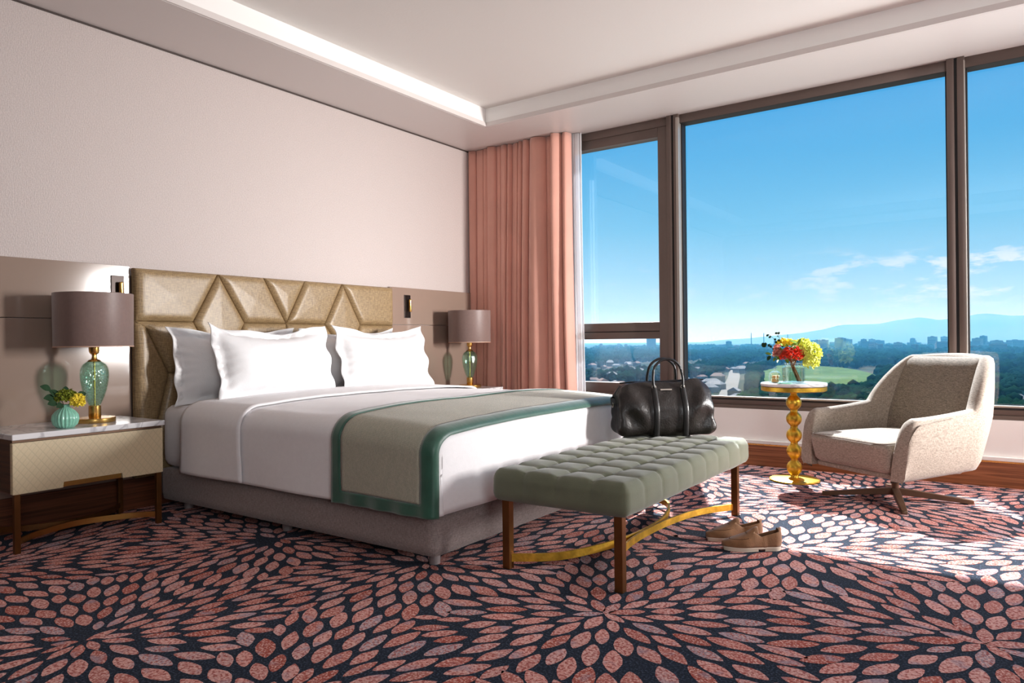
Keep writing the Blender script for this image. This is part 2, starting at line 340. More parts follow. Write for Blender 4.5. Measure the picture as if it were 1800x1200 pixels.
def sheer_mat():
    mt = bpy.data.materials.new('sheer_voile'); mt.use_nodes = True; t = mt.node_tree; p = t.nodes['Principled BSDF']
    p.inputs['Base Color'].default_value = (0.85, 0.86, 0.88, 1); p.inputs['Roughness'].default_value = 0.8; p.inputs['Alpha'].default_value = 0.6
    return mt
M['sheer'] = sheer_mat()
def runner_mat():
    mt = bpy.data.materials.new('runner_weave'); mt.use_nodes = True; t = mt.node_tree; p = t.nodes['Principled BSDF']; p.inputs['Roughness'].default_value = 0.7; p.inputs['Sheen Weight'].default_value = 0.2
    uv = t.nodes.new('ShaderNodeUVMap'); mm = t.nodes.new('ShaderNodeMapping'); mm.inputs['Scale'].default_value = (90, 130, 1); t.links.new(uv.outputs[0], mm.inputs[0])
    br = t.nodes.new('ShaderNodeTexBrick'); br.inputs['Scale'].default_value = 1; br.inputs['Brick Width'].default_value = 1; br.inputs['Row Height'].default_value = 0.5; br.inputs['Mortar Size'].default_value = 0.09
    br.inputs['Color1'].default_value = srgb(204, 196, 176); br.inputs['Color2'].default_value = srgb(184, 180, 160); br.inputs['Mortar'].default_value = srgb(104, 110, 98)
    t.links.new(mm.outputs[0], br.inputs['Vector']); t.links.new(br.outputs[0], p.inputs['Base Color'])
    bp = t.nodes.new('ShaderNodeBump'); bp.invert = True; bp.inputs['Strength'].default_value = 0.5; bp.inputs['Distance'].default_value = 0.002; t.links.new(br.outputs['Fac'], bp.inputs['Height']); t.links.new(bp.outputs[0], p.inputs['Normal'])
    return mt
M['runner'] = runner_mat()
def cream_mat():
    mt = bpy.data.materials.new('quilted_cream_leather'); mt.use_nodes = True; t = mt.node_tree; p = t.nodes['Principled BSDF']; p.inputs['Roughness'].default_value = 0.5
    tcn = t.nodes.new('ShaderNodeTexCoord'); outs = []
    for sgn in (1, -1):
        mm = t.nodes.new('ShaderNodeMapping'); mm.inputs['Rotation'].default_value = (math.radians(38*sgn), 0, 0); t.links.new(tcn.outputs['Object'], mm.inputs[0])
        wv = t.nodes.new('ShaderNodeTexWave'); wv.bands_direction = 'Y'; wv.inputs['Scale'].default_value = 14 if sgn > 0 else 9; t.links.new(mm.outputs[0], wv.inputs['Vector']); outs.append(wv.outputs[1])
    mn = t.nodes.new('ShaderNodeMath'); mn.operation = 'MINIMUM'; t.links.new(outs[0], mn.inputs[0]); t.links.new(outs[1], mn.inputs[1])
    mr = t.nodes.new('ShaderNodeMapRange'); mr.inputs[1].default_value = 0.0; mr.inputs[2].default_value = 0.10; t.links.new(mn.outputs[0], mr.inputs[0])
    mxn = t.nodes.new('ShaderNodeMix'); mxn.data_type = 'RGBA'; mxn.inputs[6].default_value = srgb(196, 180, 148); mxn.inputs[7].default_value = srgb(208, 190, 156)
    t.links.new(mr.outputs[0], mxn.inputs[0]); t.links.new(mxn.outputs[2], p.inputs['Base Color'])
    bp = t.nodes.new('ShaderNodeBump'); bp.inputs['Strength'].default_value = 0.2; bp.inputs['Distance'].default_value = 0.001; t.links.new(mr.outputs[0], bp.inputs['Height']); t.links.new(bp.outputs[0], p.inputs['Normal'])
    return mt
M['cream'] = cream_mat()
M['darkwood'] = wood('nightstand_wood', srgb(52, 30, 20), srgb(86, 52, 34), 'X')

def struct(o, kind='structure'):
    o['kind'] = kind; return o

# ------------------------------------------------------------------ room shell
RX, BY = 9.4, -1.6      # right wall, back wall
WY = 6.02               # face of the window wall
CZ = 3.04               # soffit height
# carpet: navy ground with petals laid out like overlapping dahlias
def carpet():
    cen = np.array([[1.40, 2.42], [1.95, 1.20], [2.36, 2.55], [3.37, 2.45], [3.72, 3.72], [4.57, 2.92],
                    [0.5, 3.5], [1.5, 3.9], [2.75, 3.95], [0.6, 1.2], [1.0, 0.1], [2.9, 1.25], [3.9, 1.45], [5.2, 1.8],
                    [2.6, 5.3], [3.9, 5.1], [4.9, 4.4], [5.6, 5.4], [6.2, 3.4], [3.2, 0.2], [4.6, 0.3], [6.2, 0.9], [6.8, 2.2], [6.9, 4.7],
                    [0.4, 5.2], [1.4, 5.5], [4.8, 5.95], [7.6, 3.2], [7.8, 5.4], [7.8, 1.0]])
    x0, x1, y0, y1 = 0.0, 8.4, -0.4, 6.0
    A, B = 0.087, 0.036
    n = int((x1-x0)*(y1-y0)/(PI*A*B)*0.86)
    P = np.column_stack([RS.uniform(x0, x1, n), RS.uniform(y0, y1, n)])
    def orient(P):
        d = P[:, None, :]-cen[None]; q = (d**2).sum(2); k = q.argmin(1); v = d[np.arange(len(P)), k]
        r = np.sqrt((v**2).sum(1)); return v/np.maximum(r, 1e-6)[:, None], r
    cell = 0.2
    def pairs(P):
        ij = np.floor(P/cell).astype(int); key = {}
        for i, (a, b) in enumerate(ij): key.setdefault((a, b), []).append(i)
        I, J = [], []
        for (a, b), L in key.items():
            nb = [q for da in (-1, 0, 1) for db in (-1, 0, 1) for q in key.get((a+da, b+db), ())]
            nb = np.array(nb)
            for i in L:
                q = nb[nb > i]; I.append(np.full(len(q), i)); J.append(q)
        return np.concatenate(I), np.concatenate(J)
    def metric(P, I, J, U):
        d = P[J]-P[I]; dm = []
        for W in (U[I], U[J]):
            a = (d*W).sum(1)/A; b = (d[:, 0]*-W[:, 1]+d[:, 1]*W[:, 0])/B; dm.append(np.sqrt(a*a+b*b)/2)
        return d, (dm[0]+dm[1])/2
    for it in range(46):
        if it % 4 == 0: I, J = pairs(P)
        U, r = orient(P); d, m_ = metric(P, I, J, U)
        act = m_ < 1.12; i, j = I[act], J[act]; dd = d[act]; ov = (1.12-m_[act])
        # push mostly in metric space
        u = U[i]; a = (dd*u).sum(1)/A; b = (dd[:, 0]*-u[:, 1]+dd[:, 1]*u[:, 0])/B; L = np.sqrt(a*a+b*b)+1e-6
        pa = a/L*A*ov*0.45; pb = b/L*B*ov*0.45
        mv = pa[:, None]*u+pb[:, None]*np.column_stack([-u[:, 1], u[:, 0]])
        np.add.at(P, j, mv); np.add.at(P, i, -mv)
        P[:, 0] = np.clip(P[:, 0], x0, x1); P[:, 1] = np.clip(P[:, 1], y0, y1)
    I, J = pairs(P); U, r = orient(P); d, m_ = metric(P, I, J, U)
    s = np.full(len(P), 1.25); np.minimum.at(s, I, m_*0.96); np.minimum.at(s, J, m_*0.96)
    V = [(-0.0, BY, 0), (RX, BY, 0), (RX, WY, 0), (-0.0, WY, 0)]; Fc = [(0, 1, 2, 3)]; cols = [(0, 0, 0, 0)]
    pal = [(0.52, 0.23, 0.20), (0.44, 0.16, 0.13), (0.56, 0.28, 0.25), (0.34, 0.085, 0.06), (0.33, 0.25, 0.28), (0.47, 0.26, 0.25), (0.38, 0.12, 0.095)]
    wt = [0.30, 0.2, 0.2, 0.07, 0.08, 0.1, 0.05]
    for k in range(len(P)):
        if s[k] < 0.5: continue
        sc = min(s[k], 1.12); ux, uy = U[k]; base = len(V); K = 14
        la = A*sc*(1+RS.uniform(-.1, .12)); lb = B*sc*(0.93+RS.uniform(-.05, .1)); rot = RS.uniform(-.12, .12)
        if r[k] > 0.28: la *= 0.98
        c_, s_ = math.cos(rot), math.sin(rot); ux, uy = ux*c_-uy*s_, ux*s_+uy*c_
        sharp = RS.uniform(0.25, 0.66)
        for q in range(K):
            t = 2*PI*q/K; cx, sy = math.cos(t), math.sin(t)
            px = la*cx; py = lb*sy*(1-sharp*abs(cx)**2)*(1+RS.uniform(-.05, .05))
            V.append((P[k, 0]+px*ux-py*uy, P[k, 1]+px*uy+py*ux, 0.0012))
        Fc.append(tuple(range(base, base+K))); c = pal[RS.choice(len(pal), p=wt)]; j = RS.uniform(.95, 1.2); cols.append((c[0]*j, c[1]*j, c[2]*j, 1))
    me = bpy.data.meshes.new('floor'); me.from_pydata(V, [], Fc)
    at = me.attributes.new('yarn', 'FLOAT_COLOR', 'FACE'); at.data.foreach_set('color', np.array(cols, dtype=np.float32).ravel())
    at2 = me.attributes.new('petal', 'FLOAT', 'FACE'); at2.data.foreach_set('value', np.array([c[3] for c in cols], dtype=np.float32))
    mt = bpy.data.materials.new('patterned_carpet'); mt.use_nodes = True; t = mt.node_tree; p = t.nodes['Principled BSDF']; p.inputs['Roughness'].default_value = 0.95; p.inputs['Specular IOR Level'].default_value = 0.1; p.inputs['Sheen Weight'].default_value = 0.02; p.inputs['Sheen Roughness'].default_value = 0.5
    tcn = t.nodes.new('ShaderNodeTexCoord')
    wn = t.nodes.new('ShaderNodeTexNoise'); wn.inputs['Scale'].default_value = 130; wn.inputs['Detail'].default_value = 1.5; t.links.new(tcn.outputs['Object'], wn.inputs['Vector'])
    n2 = t.nodes.new('ShaderNodeTexNoise'); n2.inputs['Scale'].default_value = 90; n2.inputs['Detail'].default_value = 1; t.links.new(tcn.outputs['Object'], n2.inputs['Vector'])
    n3 = t.nodes.new('ShaderNodeTexNoise'); n3.inputs['Scale'].default_value = 11; n3.inputs['Detail'].default_value = 3; t.links.new(tcn.outputs['Object'], n3.inputs['Vector'])
    aa = t.nodes.new('ShaderNodeAttribute'); aa.attribute_name = 'yarn'; ab = t.nodes.new('ShaderNodeAttribute'); ab.attribute_name = 'petal'
    def mixc(f, a, b, ty='MIX'):
        q = t.nodes.new('ShaderNodeMix'); q.data_type = 'RGBA'; q.blend_type = ty
        for s_, v in ((0, f), (6, a), (7, b)):
            if isinstance(v, (int, float)): q.inputs[s_].default_value = v
            elif isinstance(v, tuple): q.inputs[s_].default_value = v
            else: t.links.new(v, q.inputs[s_])
        return q.outputs[2]
    def rng(i, a, b, c=0.0, d=1.0):
        q = t.nodes.new('ShaderNodeMapRange'); q.inputs[1].default_value = a; q.inputs[2].default_value = b; q.inputs[3].default_value = c; q.inputs[4].default_value = d; t.links.new(i, q.inputs[0]); return q.outputs[0]
    pet = mixc(rng(wn.outputs[0], 0.50, 0.57, 0, 0.8), aa.outputs['Color'], (0.74, 0.46, 0.41, 1))
    pet = mixc(rng(n2.outputs[0], 0.52, 0.59, 0, 0.8), pet, (0.30, 0.055, 0.045, 1))
    pet = mixc(rng(n3.outputs[0], 0.56, 0.70, 0, 0.6), pet, (0.28, 0.27, 0.34, 1))
    grd = mixc(rng(wn.outputs[0], 0.50, 0.70), (0.013, 0.018, 0.030, 1), (0.052, 0.070, 0.110, 1))
    t.links.new(mixc(ab.outputs['Fac'], grd, pet), p.inputs['Base Color'])
    bp = t.nodes.new('ShaderNodeBump'); bp.inputs['Strength'].default_value = 0.5; bp.inputs['Distance'].default_value = 0.003; t.links.new(wn.outputs[0], bp.inputs['Height']); t.links.new(bp.outputs[0], p.inputs['Normal'])
    o = link('floor', me, mt, smooth=False); struct(o)
carpet()

# left wall: wallpaper above, glossy panels below
struct(boxo('wall_left', -0.2, 0.0, BY, WY+0.3, 0, CZ-0.012, M['paper']))
struct(boxo('trim_1', -0.2, 0.006, BY, WY, CZ-0.012, CZ, M['dark']))
struct(boxo('wall_back', -0.2, RX+0.2, BY-0.2, BY, 0, 3.3, M['plain']))
struct(boxo('wall_right', RX, RX+0.2, BY, WY+0.3, 0, 3.3, M['plain']))
def panel(name, y0, y1, z0, z1, label, group=None):
    o = boxo(name, 0.001, 0.03, y0, y1, z0, z1, M['panel'], bev=0.002); tag(o, kind='structure'); return o
panel('trim_2', BY, 2.338, 1.218, 1.560, ''); panel('trim_3', BY, 2.338, 0.20, 1.214, '')
panel('trim_4', 4.662, 5.845, 1.218, 1.560, ''); panel('trim_5', 4.662, 5.845, 0.20, 1.214, '')
struct(boxo('trim_6', 0.001, 0.012, 2.338, 4.662, 0.2, 1.50, M['dark']))
struct(boxo('baseboard_left', 0.001, 0.035, BY, WY, 0.0, 0.2, M['skirt_y'], bev=0.002))
# ceiling: soffit ring and raised centre
bm = bmesh.new()
cx0, cx1, cy0, cy1 = 0.66, 7.6, -0.7, 5.30
for (a, b, c, d) in ((-0.2, cx0, BY, 6.3), (cx1, RX+0.2, BY, 6.3), (cx0, cx1, BY, cy0), (cx0, cx1, cy1, 6.3)):
    box(bm, a, b, c, d, CZ, 3.30)
bm.normal_update()
for f in bm.faces:
    if abs(f.normal.z) < 0.5: f.material_index = 1      # recess sides coloured lighter for the side light they catch
struct(obj('ceiling', bm, [M['soffit'], M['knee']], smooth=False))
struct(boxo('ceiling_recess', cx0-0.1, cx1+0.1, cy0-0.1, cy1+0.1, 3.212, 3.29, M['ceiling']))
bm = bmesh.new()   # small stepped lip round the recess
for (a, b, c, d) in ((cx0, cx0+0.016, cy0, cy1), (cx1-0.016, cx1, cy0, cy1), (cx0, cx1, cy0, cy0+0.016), (cx0, cx1, cy1-0.016, cy1)):
    box(bm, a, b, c, d, CZ+0.001, CZ+0.040)
struct(obj('trim_7', bm, M['soffit'], smooth=False))
# window wall: knee wall, skirting, ledge
struct(boxo('wall_window', -0.2, RX+0.2, WY, WY+0.28, 0, 0.466, M['knee']))
struct(boxo('wall_window_end', 7.85, RX+0.2, WY, WY+0.28, 0.466, CZ, M['knee']))
struct(boxo('baseboard_window', 0.0, RX, WY-0.022, WY, 0.0, 0.172, M['skirt_x'], bev=0.002))
struct(boxo('trim_8', 0.0, RX, WY-0.026, WY, 0.172, 0.184, M['brass']))
struct(boxo('trim_9', 0.0, RX, WY-0.030, WY, 0.184, 0.212, M['knee'], bev=0.003))

# windows
GY = WY+0.10
def window(name, x0, x1, casement=False):
    w_ = empty(name, (0, 0, 0), kind='structure')
    bm = bmesh.new(); z0, z1 = 0.466, CZ
    gl, gr, gb, gt = x0, x1, 0.560, 2.965
    if casement: gl, gr, gb, gt = x0+0.10, x1-0.10, 0.655, 2.88
    ya, yb = WY+0.012, WY+0.13
    # outer frame
    fr = 0.05 if casement else 0.0
    box(bm, x0, x1, ya, yb, z0, z0+0.03, 0.002); box(bm, x0, x1, ya+0.012, yb, z0+0.03, gb if not casement else 0.56, 0.002)
    box(bm, x0, x1, ya, yb, (gt if not casement else 2.965), z1, 0.002)
    obj('window_frame', bm, M['frame'], w_, angle=30)
    bm = bmesh.new()
    if casement:
        for (a, b, c, d) in ((x0, gl, 0.56, 2.965), (gr, x1, 0.56, 2.965), (gl, gr, 0.56, 0.655), (gl, gr, 2.88, 2.965), (gl, gr, 1.062, 1.125), (gl, gr, 1.133, 1.213)):
            box(bm, a, b, ya+0.006, yb, c, d, 0.003)
        obj('casement_sash', bm, M['frame'], w_, angle=30)
        bm = bmesh.new(); box(bm, gl, gr, ya+0.012, yb, 1.125, 1.133); box(bm, x0, x1, ya+0.02, yb, 0.548, 0.566); box(bm, x1-0.012, x1, ya+0.001, yb, 0.5, 3.0)
        obj('gasket', bm, M['gasket'], w_, smooth=False)
    else:
        box(bm, x0, x1, ya+0.006, yb, gb-0.024, gb-0.010); box(bm, x0, x1, ya+0.004, yb, gt-0.002, gt+0.02)
        box(bm, gl, gl+0.012, ya+0.03, yb, gb, gt); box(bm, gr-0.012, gr, ya+0.03, yb, gb, gt)
        obj('gasket', bm, M['gasket'], w_, smooth=False)
        bm = bmesh.new(); box(bm, x0, x1, ya-0.004, ya+0.03, gb-0.008, gb+0.006, 0.001); obj('bead', bm, M['silver'], w_)
    gl_ = boxo('pane', gl, gr, GY, GY+0.004, gb, gt, M['glass'], w_)
    return w_
window('window_1', 1.02, 2.14, True)
window('window_2', 2.25, 4.275)
window('window_3', 4.385, 7.74)
struct(boxo('wall_window_corner', -0.2, 1.02, WY, WY+0.28, 0.466, CZ, M['knee']))
def mullion(name, x0, x1, sil):
    bm = bmesh.new(); xm = (x0+x1)/2
    box(bm, x0, xm-0.009, WY-0.02, WY+0.14, 0.466, CZ, 0.002); box(bm, xm+0.009, x1, WY-0.02, WY+0.14, 0.466, CZ, 0.002)
    e = empty(name, kind='structure'); obj('mullion', bm, M['frame'], e, angle=30)
    boxo('gasket', xm-0.009, xm+0.009, WY-0.008, WY+0.14, 0.466, CZ, M['gasket'], e)
    boxo('silver_edge', *( (x1-0.022, x1+0.002) if sil > 0 else (x1-0.006, x1+0.002)), WY-0.024, WY+0.10, 0.5, CZ-0.03, M['silver'], e, bev=0.001)
mullion('trim_10', 2.14, 2.25, 1); mullion('trim_11', 4.275, 4.385, -1)
boxm = boxo('trim_12', 7.74, 7.85, WY-0.02, WY+0.14, 0.466, CZ, M['frame']); struct(boxm)

# ------------------------------------------------------------------ curtain and sheer
def cloth_fall(name, x0, x1, yc, z0, z1, folds, amp, mat_, seed, flare=0.0, thick=0.004, widths=None):
    """hanging cloth: a row of rounded pleats of uneven width with deep creases between them"""
    rs = random.Random(seed); W = widths or [rs.uniform(.5, 1.6) for _ in range(folds)]
    tot = sum(W); top = [0]; bot = [0]; acc = 0
    for w_ in W: acc += w_; top.append(acc/tot)
    W2 = [w_*rs.uniform(.7, 1.35) for w_ in W]; tot = sum(W2); acc = 0
    for w_ in W2: acc += w_; bot.append(acc/tot)
    dep = [amp*rs.uniform(.65, 1.15)*min(1.35, max(.6, (w_/(sum(W)/len(W)))**.5)) for w_ in W]
    base = [rs.uniform(-.012, .012) for _ in range(len(W)+1)]; ph = [rs.uniform(0, 6.28) for _ in W]
    V = []; Fc = []; K = 18; nz_ = 40; nf = len(W)
    for iz in range(nz_+1):
        v = iz/nz_; z = z1+(z0-z1)*v; g = min(1, v*1.15)**1.3
        for i in range(nf):
            for k in range(K+(i == nf-1)):
                t = k/K; a_ = top[i]*(1-g)+bot[i]*g; b_ = top[i+1]*(1-g)+bot[i+1]*g
                u = a_+(b_-a_)*t; wd = (b_-a_)*(x1-x0)
                d = dep[i]*(0.80+0.30*v)*(1+.12*math.sin(v*5+ph[i]))
                y = yc+base[i]*(1-t)+base[i+1]*t-d*(math.sin(PI*t)**0.72)+0.45*amp+0.006*math.sin(v*6+ph[i])*math.sin(PI*t)+0.10*d*math.sin(3*PI*t+ph[i])*math.sin(PI*t)
                x = x0+(x1-x0)*u+(-math.cos(PI*t))*0.30*wd*math.sin(PI*t)+flare*v*v*u*0.1+0.006*math.sin(v*4+u*9)*v
                V.append((max(x, x0+0.004), min(y, WY-0.006), z))
    n = nf*K
    for iz in range(nz_):
        for i in range(n):
            a = iz*(n+1)+i; Fc.append((a, a+1, a+n+2, a+n+1))
    o = pyobj(name, V, Fc, mat_)
    md = o.modifiers.new('thickness', 'SOLIDIFY'); md.thickness = thick; md.offset = 0
    return o
cu = cloth_fall('curtain', 0.0, 1.20, 5.885, 0.01, CZ-0.004, 0, 0.125, M['curtain'], 3, flare=0.5, widths=[.9, 1.1, .7, 1.0, .6, .8, .55, .9, .6, .9, 1.9, .8, 1.1, .8])
tag(cu, 'dusty pink floor-length curtain gathered in deep folds beside the window', 'curtain')
sh = cloth_fall('sheer_curtain', 1.0, 1.29, 5.975, 0.01, CZ-0.004, 7, 0.022, M['sheer'], 5, flare=0.3, thick=0.001)
tag(sh, 'thin white see-through curtain showing at the free edge of the pink one', 'sheer curtain')

# ------------------------------------------------------------------ bed
BX0, BX1, B0, B1 = 0.10, 2.49, 2.46, 4.56
bed = empty('bed', (1.3, 3.5, 0), label='king-size bed with grey upholstered base and padded bronze geometric headboard', cat='bed')
def rel(o, px, py, pz=0):
    o.location = (-px, -py, -pz); return o
o = rbox('bed_base', (BX0+0.03, B0, 0.058), (BX1, B1, 0.262), 0.022, M['bedbase'], bed, 0.05); rel(o, 1.3, 3.5)
bm = bmesh.new(); tube(bm, [(BX1-0.001, B0+0.02, 0.07), (BX1-0.001, B0+0.02, 0.25)], 0.003)
for (x, y) in ((BX1-0.09, B0+0.10), (BX1-0.09, B1-0.12), (0.3, B0+0.1), (0.3, B1-0.1), (1.3, B0+0.1)):
    q = latheo('leg', [(0.026, 0.0), (0.028, 0.02), (0.028, 0.07)], mat('leg_metal', srgb(150, 140, 140), 0.4, metal=0.3, var=0.05) if 'legm' not in M else M['legm'], bed, 20, c=(x, y)); rel(q, 1.3, 3.5)
    M['legm'] = q.data.materials[0]
bm.free()
def mdisp(p, n): return p+n*(0.004*nz3(p, 4))
o = rbox('mattress', (BX0+0.02, B0+0.015, 0.262), (BX1-0.03, B1-0.015, 0.665), 0.07, M['linen'], bed, 0.045, mdisp); rel(o, 1.3, 3.5)
# headboard: padded geometric panels (plan: y along the wall, z up)
def headboard():
    ya, yb, za, zb = 2.344, 4.656, 0.20, 1.547
    ax, H = 0.395, 0.0
    zm = 1.207
    T = [(2.929, zb), (4.064, zb)]; Bt = [(3.302, zb), (3.684, zb)]
    p = {}
    pts = dict(a=(ya, za), b=(yb, za), c=(yb, zb), d=(ya, zb), L1=(ya, zm), S1=(2.741, zm), T1=(2.929, zb), M1=(3.138, zm), Q1=(3.302, zb), C=(3.501, zm), Q2=(3.684, zb), S2=(3.879, zm), T2=(4.064, zb), M2=(4.262, zm), R1=(yb, zm),
               G1=(2.90, 0.92), G2=(2.99, 0.92), H1=(2.565, 0.866), K0=(2.40, 1.198), K1=(2.44, 0.60), G3=(3.70, 0.92), G4=(4.10, 0.92), H2=(2.80, 0.866), Z1=(2.40, za), Z2=(3.0, za), Z3=(3.5, za), Z4=(4.1, za))
    polys = [['d', 'L1', 'S1', 'T1'], ['T1', 'S1', 'G1', 'G2', 'M1'], ['T1', 'M1', 'C', 'Q1'], ['Q1', 'C', 'Q2'], ['Q2', 'C', 'S2', 'T2'], ['T2', 'S2', 'G4', 'M2'], ['T2', 'M2', 'R1', 'c'],
             ['L1', 'S1', 'G1', 'H2', 'H1', 'K0'], ['L1', 'K0', 'H1', 'Z1', 'a'], ['H1', 'H2', 'Z2', 'Z1'], ['H2', 'G1', 'G2', 'Z3', 'Z2'], ['M1', 'G2', 'Z3', 'C'], ['C', 'Z3', 'G4', 'S2'], ['M2', 'G4', 'Z4', 'b', 'R1'], ['Z3', 'Z4', 'G4']]
    bm = bmesh.new()
    for pl in polys:
        P2 = [Vector((pts[k][0], pts[k][1])) for k in pl]; c = sum(P2, Vector((0, 0)))/len(P2)
        # rings inset from the outline: a padded pillow with a narrow valley at its rim
        area = sum(P2[i].x*P2[(i+1) % len(P2)].y-P2[(i+1) % len(P2)].x*P2[i].y for i in range(len(P2)))
        if area < 0: P2 = P2[::-1]
        # densify
        D = []
        for i in range(len(P2)):
            a, b = P2[i], P2[(i+1) % len(P2)]; k = max(2, int((b-a).length/0.04))
            D += [a.lerp(b, j/k) for j in range(k)]
        def dist(q):
            return min(((q-P2[i])-(P2[(i+1) % len(P2)]-P2[i])*max(0, min(1, (q-P2[i]).dot(P2[(i+1) % len(P2)]-P2[i])/(P2[(i+1) % len(P2)]-P2[i]).length_squared))).length for i in range(len(P2)))
        fr = [0, 0.02, 0.045, 0.08, 0.12, 0.17, 0.24, 0.34, 0.48, 0.65, 0.82]
        rings = []
        for f in fr:
            ring = []
            for q in D:
                q2 = q.lerp(c, f); dd = min(dist(q2)/0.045, 1); h = 0.066+0.030*(1-(1-dd)**2.4)+0.008*f if f > 0 else 0.058
                ring.append(bm.verts.new((h, q2.x, q2.y)))
            rings.append(ring)
        cv = bm.verts.new((0.104, c.x, c.y)); L = len(D)
        for a, b in zip(rings[:-1], rings[1:]):
            for i in range(L): bm.faces.new((a[i], a[(i+1) % L], b[(i+1) % L], b[i]))
        for i in range(L): bm.faces.new((rings[-1][i], rings[-1][(i+1) % L], cv))
    box(bm, 0.031, 0.052, ya, yb, za, zb)
    q = obj('headboard', bm, M['headboard'], bed, angle=60); rel(q, 1.3, 3.5)
headboard()

# duvet: a rounded slab whose skirt hangs to the base
DL, DH = Vector((0.52, 2.415, 0.262)), Vector((2.535, 4.605, 0.705))
DR = (0.055, 0.115, 0.105)
def duv(p, n, off=0.0):
    q = p.copy()
    c = 1-((q.y-3.51)/1.1)**2
    L_ = 0.035*(1-max(0, c))**1.5 + 0.045*max(0, min(1, (q.x-1.6)/0.95))**1.5
    q.z = 0.262+(q.z-0.262)*(1-L_/0.443)
    q += n*(0.006*nz3(q, 1.6)+0.0025*nz3(q, 6, 3))
    k = max(0, (0.45-p.z))/0.2     # soft folds low on the skirt
    q += n*(0.006*k*math.sin(p.x*7+p.y*6+1))
    return q+n*off
def open_bottom(V, Fc, z): return [f for f in Fc if not all(V[i][2] < z for i in f)]
def surf(x, s, off):
    """point on the duvet surface: x along the bed, s = signed distance across from the middle (arc length)"""
    lo = Vector((DL.x, DL.y, -0.5)); hi = DH
    hw = (hi.y-lo.y)/2; ry, rz = DR[1], DR[2]; cy = (hi.y+lo.y)/2
    flat = hw-ry; arc = PI/2*(ry+rz)/2; a = abs(s); sg = 1 if s >= 0 else -1
    if a <= flat: y, z, ny, nz_ = a, hi.z, 0.0, 1.0
    elif a <= flat+arc:
        th = (a-flat)/arc*PI/2; y = flat+ry*math.sin(th); z = hi.z-rz+rz*math.cos(th); ny, nz_ = math.sin(th), math.cos(th)
    else: y = hw; z = hi.z-rz-(a-flat-arc); ny, nz_ = 1.0, 0.0
    # round towards the foot
    ex = max(0.0, x-(hi.x-DR[0])); k = min(1.0, ex/DR[0]); drop = 1-math.sqrt(max(0, 1-k*k))
    n = Vector((k, ny*sg*math.sqrt(1-k*k), nz_*math.sqrt(1-k*k)))
    p = Vector((x, cy+sg*(y-drop*DR[0]*ny), z-drop*DR[0]*nz_))
    return duv(p, n.normalized() if n.length > 0 else Vector((0, 0, 1)), off)
SMAX = (DH.y-DL.y)/2-DR[1]+PI/2*(DR[1]+DR[2])/2+(DH.z-DR[2]-0.262)
def cloth_strip(name, xa, xb, s0, s1, off, mat_, parent=None, nx=24, ns=150, thick=0.006, uv=False, hem=None, edge=None, skip=None):
    V = []; Fc = []; UV = []
    for i in range(nx+1):
        for j in range(ns+1):
            fx = i/nx; x = xa+(xb-xa)*fx; s = s0+(s1-s0)*j/ns
            q = surf(x, s, off)
            if hem:
                q = q+hem(x, s, q)
            V.append(q); UV.append((s, x))
    for i in range(nx):
        for j in range(ns):
            if skip and skip(xa+(xb-xa)*(i+.5)/nx, s0+(s1-s0)*(j+.5)/ns): continue
            a = i*(ns+1)+j; Fc.append((a, a+ns+1, a+ns+2, a+1))
    me = bpy.data.meshes.new(name); me.from_pydata([tuple(v) for v in V], [], Fc); me.update()
    if uv:
        L = me.uv_layers.new(name='UVMap')
        for pl in me.polygons:
            for li in pl.loop_indices: L.data[li].uv = UV[me.loops[li].vertex_index]
    o = link(name, me, mat_, parent)
    md = o.modifiers.new('thickness', 'SOLIDIFY'); md.thickness = thick; md.offset = 1
    return o
def duvet_obj():
    nx, ns = 70, 170; V = []; Fc = []; xb = DH.x
    xs = [DL.x+(xb-DR[0]-DL.x)*i/50 for i in range(51)]+[xb-DR[0]+DR[0]*math.sin(PI/2*i/8) for i in range(1, 9)]
    S = [-SMAX+2*SMAX*j/ns for j in range(ns+1)]
    for x in xs:
        for s in S: V.append(surf(x, s, 0))
    nsx = ns+1
    for i in range(len(xs)-1):
        for j in range(ns): a = i*nsx+j; Fc.append((a, a+nsx, a+nsx+1, a+1))
    # foot face: fill under the last loop down to the hem
    last = (len(xs)-1)*nsx; prev = [last+j for j in range(nsx)]; base_z = 0.262
    K = 10
    for k in range(1, K+1):
        row = []
        for j in range(nsx):
            p = Vector(V[last+j]); t = k/K; z = p.z+(base_z-p.z)*t
            bulge = 0.006*math.sin(p.y*9+z*5)*t
            V.append(Vector((p.x+bulge, p.y, z))); row.append(len(V)-1)
        for j in range(ns): Fc.append((prev[j], row[j], row[j+1], prev[j+1]))
        prev = row
    o = pyobj('duvet', V, Fc, M['linen']); md = o.modifiers.new('thickness', 'SOLIDIFY'); md.thickness = 0.012; md.offset = -1
    tag(o, 'smooth white duvet tucked over the king-size bed under the green-edged runner', 'duvet')
    return o
duvet_obj()
fold = cloth_strip('folded_sheet', 0.49, 1.10, -SMAX+0.01, SMAX-0.01, 0.010, M['linen'], nx=20, thick=0.012)
tag(fold, 'white top sheet folded back as a wide band below the pillows', 'sheet')
RA, RB, BW = 1.87, 2.528, 0.068
hemf = lambda x, s, q: Vector((0, (-1 if s < 0 else 1)*0.006*max(0, abs(s)-SMAX+0.16)/0.16*math.sin(x*38), 0))
rn = cloth_strip('bed_runner', RA+BW, RB-BW, -SMAX+BW+0.0, SMAX-BW, 0.017, M['runner'], nx=26, ns=220, thick=0.004, uv=True)
tag(rn, 'woven beige bed runner with dark green satin border across the foot of the bed', 'bed runner')
nxx, nss = 41, 260
